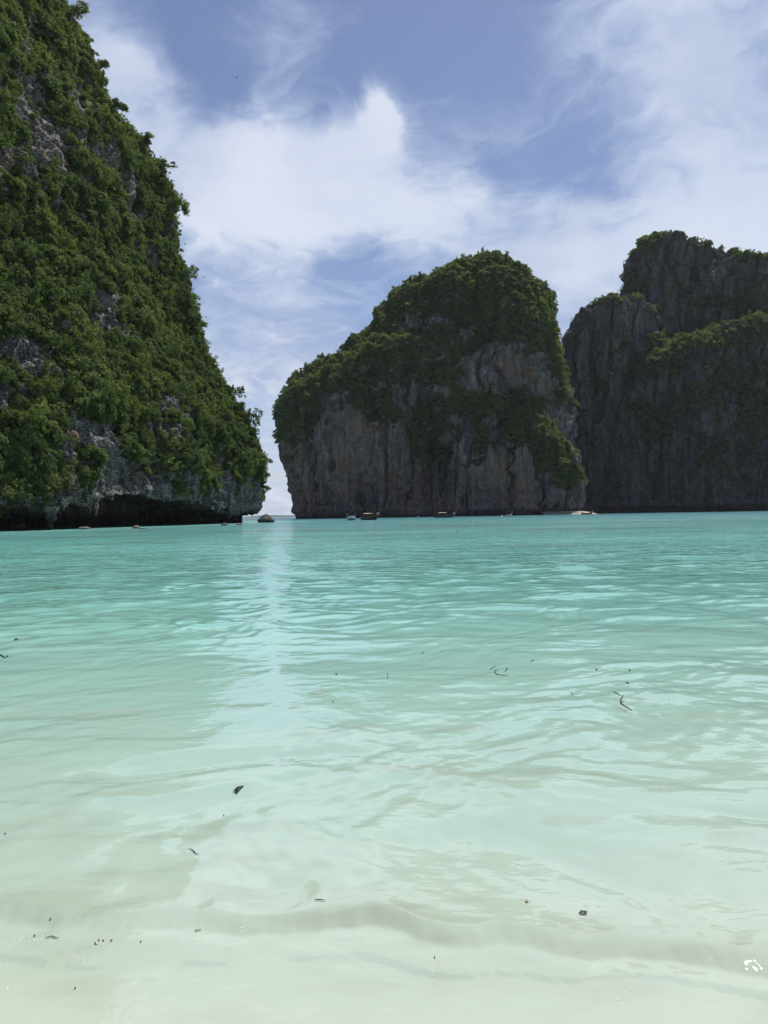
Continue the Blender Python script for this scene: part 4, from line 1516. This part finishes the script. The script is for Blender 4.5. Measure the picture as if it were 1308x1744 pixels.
def longtail(px, py, rz, L, label, cloth, canopy=True, hullmat=None, scale=1.0, dist=None):
    p = on_sea(px, py) if dist is None else at(px, py, dist)
    root = empty('longtail_boat', (p.x, p.y, 0.0 if dist is None else p.z), rz)
    root.scale = (scale,) * 3
    tag(root, label, 'boat', 'wooden longtail boats below the cliffs')
    bm = bmesh.new()
    rg_ = section_loft(bm, hull_rings(L, 1.9, 0.75, 1.5, 0.25, 1.6, -0.3, 26, 0.55))
    bm.faces.new(rg_[0])
    bm_obj('hull', bm, hullmat or M_DARKHULL, root, True)
    # gunwale rails
    hr = hull_rings(L, 1.95, 0.80, 1.5, 0.25, 1.6, -0.3, 26, 0.55)
    for side in (0, -1):
        bm = bmesh.new()
        for a, b in zip(hr, hr[1:]):
            tube(bm, a[side], b[side], 0.07, 5)
        bm_obj('gunwale', bm, M_WOOD, root)
    bm = bmesh.new()
    secs = [[(r[3][0], r[3][1] * 0.9, 0.25 + max(0, r[6][2])), (r[9][0], r[9][1] * 0.9, 0.25 + max(0, r[6][2]))] for r in hr[1:22]]
    section_loft(bm, secs)
    bm_obj('floorboards', bm, M_WOOD, root)
    # tall prow post wound with cloth
    bx_ = L / 2
    bm = bmesh.new()
    section_loft(bm, [[(bx_ - 0.25 + o * 0.1, y * 0.09, z) for o, y in ((-1, -1), (1, -1), (1, 1), (-1, 1))] for z in (1.55, 1.9)] +
                 [[(bx_ + 0.0 + o * 0.09, y * 0.08, 2.35) for o, y in ((-1, -1), (1, -1), (1, 1), (-1, 1))], [(bx_ + 0.3 + o * 0.07, y * 0.07, 2.85) for o, y in ((-1, -1), (1, -1), (1, 1), (-1, 1))]], True)
    bm_obj('prow', bm, hullmat or M_DARKHULL, root)
    for j, (z, mt) in enumerate(cloth):
        bm = bmesh.new()
        secs = []
        for i in range(11):
            a = 2 * math.pi * i / 10
            secs.append([(bx_ - 0.12 + 0.26 * math.cos(a) + 0.10 * math.cos(b), 0.26 * math.sin(a) + 0.1 * math.cos(b) * math.sin(a), z + 0.10 * math.sin(b)) for b in np.linspace(0, 2 * math.pi, 7)[:-1]])
        section_loft(bm, secs, True)
        boxb(bm, (bx_ - 0.1, 0.3, z - 0.45), (0.24, 0.07, 0.9), 0.02)
        boxb(bm, (bx_ - 0.25, -0.3, z - 0.4), (0.22, 0.07, 0.8), 0.02)
        bm_obj('garland', bm, mt, root, True)
    if canopy:
        bm = bmesh.new()
        secs = [[(x, y, 2.05 + 0.22 * (1 - (y / 0.95) ** 2)) for y in np.linspace(-0.95, 0.95, 7)] for x in np.linspace(-L * 0.28, L * 0.10, 7)]
        section_loft(bm, secs)
        bmesh.ops.solidify(bm, geom=list(bm.faces), thickness=0.05)
        bm_obj('canopy', bm, M_CANVAS, root, True)
        for x in (-L * 0.26, -L * 0.08, L * 0.09):
            for s in (-1, 1):
                bm = bmesh.new(); tube(bm, (x, 0.85 * s, 0.75), (x, 0.88 * s, 2.08), 0.035)
                bm_obj('canopy_post', bm, M_WOOD, root)
    for x in (-L * 0.18, 0.0, L * 0.16):
        bm = bmesh.new(); boxb(bm, (x, 0, 0.78), (0.32, 1.5, 0.06), 0.01)
        bm_obj('bench', bm, M_CANVAS, root)
    bm = bmesh.new()
    boxb(bm, (-L / 2 + 0.5, 0, 1.25), (0.8, 0.45, 0.5), 0.06)
    en = bm_obj('engine', bm, M_BLACK, root)
    bm = bmesh.new(); tube(bm, (-L / 2 + 0.2, 0, 1.15), (-L / 2 - 2.6, 0.3, 0.05), 0.045)
    bm_obj('propeller_shaft', bm, M_STEEL, en)
    return root


speedboat(598.5, 886, R(-84))
longtail(630, 885.6, R(-50), 8.6, 'dark longtail boat with orange and white prow cloths beside the blue canopied speedboat', [(2.25, M_WHITE), (1.75, M_ORANGE)])
longtail(757, 881.6, R(-22), 9.2, 'dark longtail boat with a pale canopy moored alone before the dome cave', [(2.2, M_WHITE), (1.8, M_CANVAS)])
longtail(868, 880.2, R(-80), 7.0, 'pale longtail boat seen bow on with a red prow cloth', [(2.3, M_RED), (1.9, M_RED)], False, M_CANVAS, 0.85)
longtail(1000, 876.0, R(-35), 7.5, 'dark longtail boat drawn up at the narrow sand strip', [(2.2, M_WHITE)], False, None, 0.9)


def buoy(px, py, r, label):
    p = on_sea(px, py)
    bm = bmesh.new()
    qs = [2 * math.pi * i / 12 for i in range(12)]
    prof = [(0.05, -0.6), (0.6, -0.5), (0.95, -0.1), (1.0, 0.2), (0.85, 0.6), (0.45, 0.95), (0.18, 1.05), (0.16, 1.35), (0.02, 1.4)]
    section_loft(bm, [[(a * r * math.cos(q), a * r * math.sin(q), z * r) for q in qs] for a, z in prof], True)
    o = bm_obj('mooring_buoy', bm, M_WHITE, None, True)
    o.location = (p.x, p.y, 0.05)
    tag(o, label, 'buoy', 'white mooring buoys below the dome')


buoy(712, 880.6, 0.55, 'white mooring buoy between two longtail boats before the cave')
buoy(855, 879.6, 0.4, 'small white buoy beside the pale longtail with red cloth')


# ------------------------------------------------------------------ drift on the water
M_DRIFT = plain('wet_leaf', (0.030, 0.042, 0.030), 0.35, 0.5, 0.3, 60)
M_GRASS = plain('sea_grass', (0.022, 0.050, 0.036), 0.4, 0.4, 0.25, 60)
M_WEED = plain('yellow_weed', (0.36, 0.30, 0.17), 0.8, 0.2, 0.25, 30)
M_RUST = plain('rust_weed', (0.30, 0.17, 0.11), 0.8, 0.2, 0.25, 30)
SURF = None


def surf_z(x, y):
    r = math.hypot(x, y)
    return float(wave_height(np.array([[x]]), np.array([[y]]), np.array([[max(r * 0.0048, 0.004)]]))[0, 0])


def px_len(px, py, n):
    a, b = on_sea(px, py), on_sea(px + 1, py)
    return n * (b - a).length


def blade(name, pts, wid, mat, label, cat, group=None, z=0.004, branch=()):
    """a strap of sea grass or twig lying on the water along photo points"""
    W = [on_sea(a, b) for a, b in pts]
    c = sum(W, Vector()) / len(W)
    bm = bmesh.new()

    def strip(Q, w0):
        rings = []
        for i, q in enumerate(Q):
            d = (Q[min(i + 1, len(Q) - 1)] - Q[max(i - 1, 0)]).normalized()
            sd = Vector((-d.y, d.x, 0))
            f = i / (len(Q) - 1)
            w = w0 * (0.35 + 0.65 * math.sin(math.pi * min(1, max(0.05, 0.15 + 0.8 * f))))
            q = Vector((q.x - c.x, q.y - c.y, surf_z(q.x, q.y) + z))
            rings.append([q - sd * w, q + Vector((0, 0, w * 0.9)), q + sd * w, q - Vector((0, 0, w * 0.5))])
        section_loft(bm, rings, True)

    def dense(Wp):
        out = []
        n = len(Wp)
        for i in range(n - 1):
            p0, p1, p2, p3 = Wp[max(i - 1, 0)], Wp[i], Wp[i + 1], Wp[min(i + 2, n - 1)]
            for k in range(5):
                t_ = k / 5
                out.append(0.5 * ((2 * p1) + (p2 - p0) * t_ + (2 * p0 - 5 * p1 + 4 * p2 - p3) * t_ ** 2 + (3 * p1 - p0 - 3 * p2 + p3) * t_ ** 3))
        out.append(Wp[-1])
        return out
    wid *= 0.62
    strip(dense(W), wid)
    for br in branch:
        strip(dense([on_sea(a, b) for a, b in br]), wid * 0.7)
    o = bm_obj(name, bm, mat, None, True)
    o.location = (c.x, c.y, 0)
    tag(o, label, cat, group)
    return o


def leaf_piece(pts, label, mat=None, curl=0.012):
    """a stiff fallen leaf: outline given in photo points, domed and with a stem"""
    W = [on_sea(a, b) for a, b in pts]
    c = sum(W, Vector()) / len(W)
    z0 = max(surf_z(w.x, w.y) for w in W) + 0.003
    bm = bmesh.new()
    rim = [bm.verts.new((w.x - c.x, w.y - c.y, z0 + 0.002 * (i % 2))) for i, w in enumerate(W)]
    top = bm.verts.new((0, 0, z0 + curl))
    bot = bm.verts.new((0, 0, z0 - 0.004))
    n = len(rim)
    for i in range(n):
        bm.faces.new((rim[i], rim[(i + 1) % n], top))
        bm.faces.new((rim[(i + 1) % n], rim[i], bot))
    o = bm_obj('leaf', bm, mat or M_DRIFT)
    o.location = (c.x, c.y, 0)
    tag(o, label, 'leaf')
    return o


def weed_tuft(px, py, wpx, hpx, mat, seed, label):
    """a tangle of soft weed just under the surface"""
    rg = np.random.default_rng(seed)
    p = on_sea(px, py)
    sx = px_len(px, py, wpx) / 2
    sy = (on_sea(px, py - hpx / 2) - on_sea(px, py + hpx / 2)).length / 2
    bm = bmesh.new()
    for i in range(70):
        a = rg.uniform(0, 6.283); r = math.sqrt(rg.random())
        x, y = r * sx * math.cos(a), r * sy * math.sin(a)
        t_ = rg.uniform(0, 6.283)
        l = sx * rg.uniform(0.15, 0.4)
        w = sx * 0.022
        d = Vector((math.cos(t_) * l, math.sin(t_) * l * sy / sx, 0)); s = Vector((-math.sin(t_), math.cos(t_), 0)) * w
        q = Vector((x, y, rg.uniform(-0.006, 0.0)))
        m_ = q + d * 0.5 + Vector((rg.normal() * w * 3, rg.normal() * w * 3, 0.004))
        section_loft(bm, [[q - s, q + s], [m_ - s, m_ + s], [q + d - s * .4, q + d + s * .4]])
    o = bm_obj('seaweed', bm, mat)
    o.location = (p.x, p.y, surf_z(p.x, p.y) + 0.002)
    tag(o, label, 'seaweed')


leaf_piece([(395, 1349), (400, 1345), (402, 1341), (411, 1340), (415, 1338), (416, 1338.5), (411, 1342), (404, 1349), (400, 1346)], 'dark pointed fallen leaf floating alone on pale shallow water')
blade('sea_grass_strand', [(1045, 1178), (1050, 1181), (1058, 1185)], 0.006, M_GRASS, 'short thin blade of sea grass above the forked strand', 'sea grass')
blade('sea_grass_strand', [(1061, 1184), (1057.5, 1191), (1058, 1197), (1066, 1202), (1077, 1208)], 0.009, M_GRASS, 'forked dark strand of sea grass beside a rusty tuft', 'sea grass', None, 0.004, [[(1058, 1197), (1061, 1193)]])
blade('sea_grass_strand', [(864.5, 1136), (863, 1140), (860, 1144)], 0.008, M_GRASS, 'short dark slanting blade beside the hooked strand', 'sea grass')
blade('sea_grass_strand', [(847, 1141), (842.5, 1144), (846, 1149), (857, 1151), (867, 1152)], 0.007, M_GRASS, 'hooked dark strand of sea grass in the turquoise shallows', 'sea grass')
blade('sea_grass_strand', [(844, 1134), (838, 1137), (835, 1141)], 0.006, M_GRASS, 'faint curved blade just behind the hooked strand', 'sea grass')
blade('sea_grass_strand', [(910, 1123), (906, 1124), (904, 1126)], 0.008, M_GRASS, 'small bent blade of sea grass farther out past the slanting blade', 'sea grass')
blade('sea_grass_strand', [(660.5, 1147), (660.5, 1152), (660, 1158)], 0.005, M_GRASS, 'thin upright sliver of sea grass in the middle shallows', 'sea grass')
blade('sea_grass_strand', [(322, 1447), (328, 1450), (333, 1456), (339, 1459)], 0.004, M_GRASS, 'slender greyish blade bent in very pale water', 'sea grass')
blade('twig', [(536, 1539), (545, 1540), (554, 1541)], 0.0045, M_DRIFT, 'short straight brown twig near the breaking ripple', 'twig')
blade('twig', [(78, 1606), (88, 1604), (94, 1606), (100, 1607)], 0.004, M_DRIFT, 'bent dark twig on the thin foam line of the wave', 'twig')
blade('sea_grass_strand', [(-2, 1114), (4, 1117), (9, 1121)], 0.016, M_GRASS, 'dark blade of sea grass at the picture edge off the headland', 'sea grass')
blade('sea_grass_strand', [(567, 1198), (568, 1202)], 0.006, M_GRASS, 'tiny dark blade below the yellow weed', 'sea grass')
blade('sea_grass_strand', [(970, 1176), (976, 1178), (973, 1181)], 0.004, M_GRASS, 'faint crooked blade seaward of the long ripple shadow', 'sea grass')
blade('twig', [(332, 1592), (337, 1590), (343, 1589)], 0.004, M_DRIFT, 'small dark twig caught on the edge of the small wave', 'twig')
leaf_piece([(985, 1557), (990, 1553), (998, 1553), (1001, 1556), (996, 1560), (989, 1559)], 'crumpled dark leaf floating just before the muddy wave edge', None, 0.008)
leaf_piece([(893, 1537), (897, 1536), (901, 1538), (897, 1540)], 'small brown scrap of leaf up the slope from the crumpled leaf', M_RUST, 0.004)
for (q, lab) in [((164, 1618, 9, 3), 'curled scrap of leaf on the wave edge, first of a dark cluster'), ((168.5, 1613.5, 4, 2.5), 'tiny black seed in the dark cluster on the wave edge'),
                 ((176, 1614.5, 5, 1.6), 'thin dark chip in the middle of the cluster on the wave edge'), ((190, 1615, 6, 2.4), 'oval dark chip at the end of the cluster on the wave edge'),
                 ((59, 1598, 4, 4), 'tiny dark speck of bark beside the bent twig'), ((86, 1572, 5, 2), 'brown chip on the turbid water behind the wave'),
                 ((240, 1617, 4, 1.6), 'single thin chip past the dark cluster on the wave edge'), ((128, 1687, 4, 3), 'tiny dark grain alone on the wet sand sheet'),
                 ((9, 1420, 4, 2.5), 'small brown chip at the edge of the pale shallows'), ((381, 1381, 3, 2), 'tiny speck of bark below the pointed leaf'),
                 ((1016, 1141, 5, 3), 'small round seed floating beyond the forked strand'), ((1072, 1141, 5, 3), 'second small round seed floating seaward of the forked strand'),
                 ((1069, 1162, 7, 3), 'oval dark seed between the round seeds and the forked strand'), ((28, 1090.5, 9, 4), 'dark oval leaf floating far out under the headland'),
                 ((12.5, 1118, 6, 3), 'dark chip lying at the end of the blade off the headland'), ((778, 904, 4, 3.2), 'dark head of driftwood alone in the middle of the bay'),
                 ((573, 1150, 4, 3), 'tiny fleck floating ahead of the yellow weed'), ((720, 1110, 6, 2.2), 'thin dark fleck far out in the middle shallows'), ((740, 1636, 3, 5), 'small dark fleck on the clear sheet below the wave')]:
    x, y, w, h = q
    w, h = w * 0.75, h * 0.75
    pts = [(x + w / 2 * math.cos(a), y - h / 2 * math.sin(a)) for a in np.linspace(0, 2 * math.pi, 8)[:-1]]
    o = leaf_piece(pts, lab, None, px_len(x, y, 1.5))
    o.name = 'driftwood' if 'driftwood' in lab else ('seed' if 'seed' in lab else ('leaf' if 'leaf' in lab else 'bark_chip'))
    o['category'] = {'driftwood': 'driftwood', 'seed': 'seed', 'leaf': 'leaf', 'bark_chip': 'bark chip'}[o.name.split('.')[0]]
weed_tuft(545, 1182, 38, 12, M_WEED, 1, 'pale yellow tuft of weed drifting under the surface')
weed_tuft(1056, 1206, 18, 9, M_RUST, 2, 'rusty brown tuft beside the forked strand of sea grass')
weed_tuft(1097, 1076, 22, 5, M_RUST, 3, 'reddish weed patch far out beyond the forked strand')


def foam():
    rg = np.random.default_rng(77)
    bm = bmesh.new()
    for (cx, cy, sx, sy, n) in [(60, 1600, 60, 14, 26), (12, 1650, 14, 60, 12), (140, 1640, 14, 14, 8), (412, 1583, 18, 9, 14), (310, 1600, 30, 8, 8), (812, 1599, 10, 5, 8), (1010, 1642, 24, 10, 12), (1175, 1648, 20, 14, 12),
                                (1030, 1690, 40, 22, 9), (1090, 1700, 40, 20, 10), (840, 1712, 60, 24, 7), (735, 1660, 8, 40, 8), (272, 1197, 8, 8, 3)]:
        for _ in range(n):
            px, py = cx + rg.normal() * sx * 0.5, cy + rg.normal() * sy * 0.5
            if py > 1800: continue
            p = on_sea(px, py)
            r = rg.uniform(0.0009, 0.0026)
            v = bmesh.ops.create_icosphere(bm, subdivisions=1, radius=r)['verts']
            z = surf_z(p.x, p.y)
            for q in v:
                q.co = Vector((p.x + q.co.x * 1.3, p.y + q.co.y * 1.3, z + max(q.co.z, -r * 0.3)))
    o = bm_obj('foam', bm, plain('foam_white', (0.80, 0.82, 0.80), 0.25, 0.5, 0.03), None, True)
    tag(o, 'scattered white bubbles along the edge of the small wave', 'foam', kind='stuff')


foam()


# a bird far up in front of the clouds
def bird():
    p = at(403, 132, 260)
    root = empty('bird', p, R(30))
    tag(root, 'tiny dark bird gliding high in front of the clouds', 'bird')
    bm = bmesh.new()
    qs = [2 * math.pi * i / 8 for i in range(8)]
    section_loft(bm, [[(x, r * math.cos(q), r * math.sin(q)) for q in qs] for x, r in ((-.32, .01), (-.2, .05), (0, .085), (.18, .06), (.24, .05), (.30, .035), (.36, .006))], True)
    bm_obj('body', bm, M_BLACK, root, True)
    for s in (-1, 1):
        bm = bmesh.new()
        section_loft(bm, [[(.12, .05 * s, .03), (-.1, .05 * s, .03)], [(.16, .35 * s, .14), (-.04, .35 * s, .13)], [(.02, .72 * s, .08), (-.03, .72 * s, .08)]])
        bmesh.ops.solidify(bm, geom=list(bm.faces), thickness=0.012)
        bm_obj('wing', bm, M_BLACK, root)


bird()


# far low island on the horizon, seen through the channel
def far_island():
    Y = 6500.0
    xs = np.linspace(at(395, 878, Y).x, at(560, 878, Y).x, 60)
    f = np.linspace(0, 1, 60)
    hgt = 17 * np.sin(math.pi * f) ** 0.7 * (1 + 0.35 * perlin(np.stack([f * 7, 0 * f, 0 * f + 1.5], -1)))
    T = np.linspace(-1, 1, 15)
    V = np.stack([np.repeat(xs[None], 15, 0), Y + T[:, None] * 300 + 0 * xs[None], -6 + (hgt[None] + 6) * (1 - np.abs(T[:, None]) ** 1.5)], -1).reshape(-1, 3)
    o = mesh_np('island_hill', V, grid_faces(15, 60), plain('island_forest', (0.05, 0.075, 0.05), 0.9, 0.1, 0.2, 0.01))
    tag(o, 'faint low island far out on the horizon through the channel', 'island', kind='structure')


far_island()


def air():
    bm = bmesh.new()
    boxb(bm, (0, 0, 87.0), (18600, 18600, 260.0))
    m, t, out = new_mat('sea_haze')
    v = t.node('ShaderNodeVolumePrincipled')
    v.inputs['Color'].default_value = (0.86, 0.92, 1.0, 1)
    v.inputs['Density'].default_value = HAZE
    v.inputs['Anisotropy'].default_value = 0.0
    t.l.new(v.outputs[0], out.inputs['Volume'])
    o = bm_obj('haze', bm, m)
    tag(o, 'thin bluish sea haze over the whole bay', 'haze', kind='stuff')


HAZE = 4.5e-5
air()
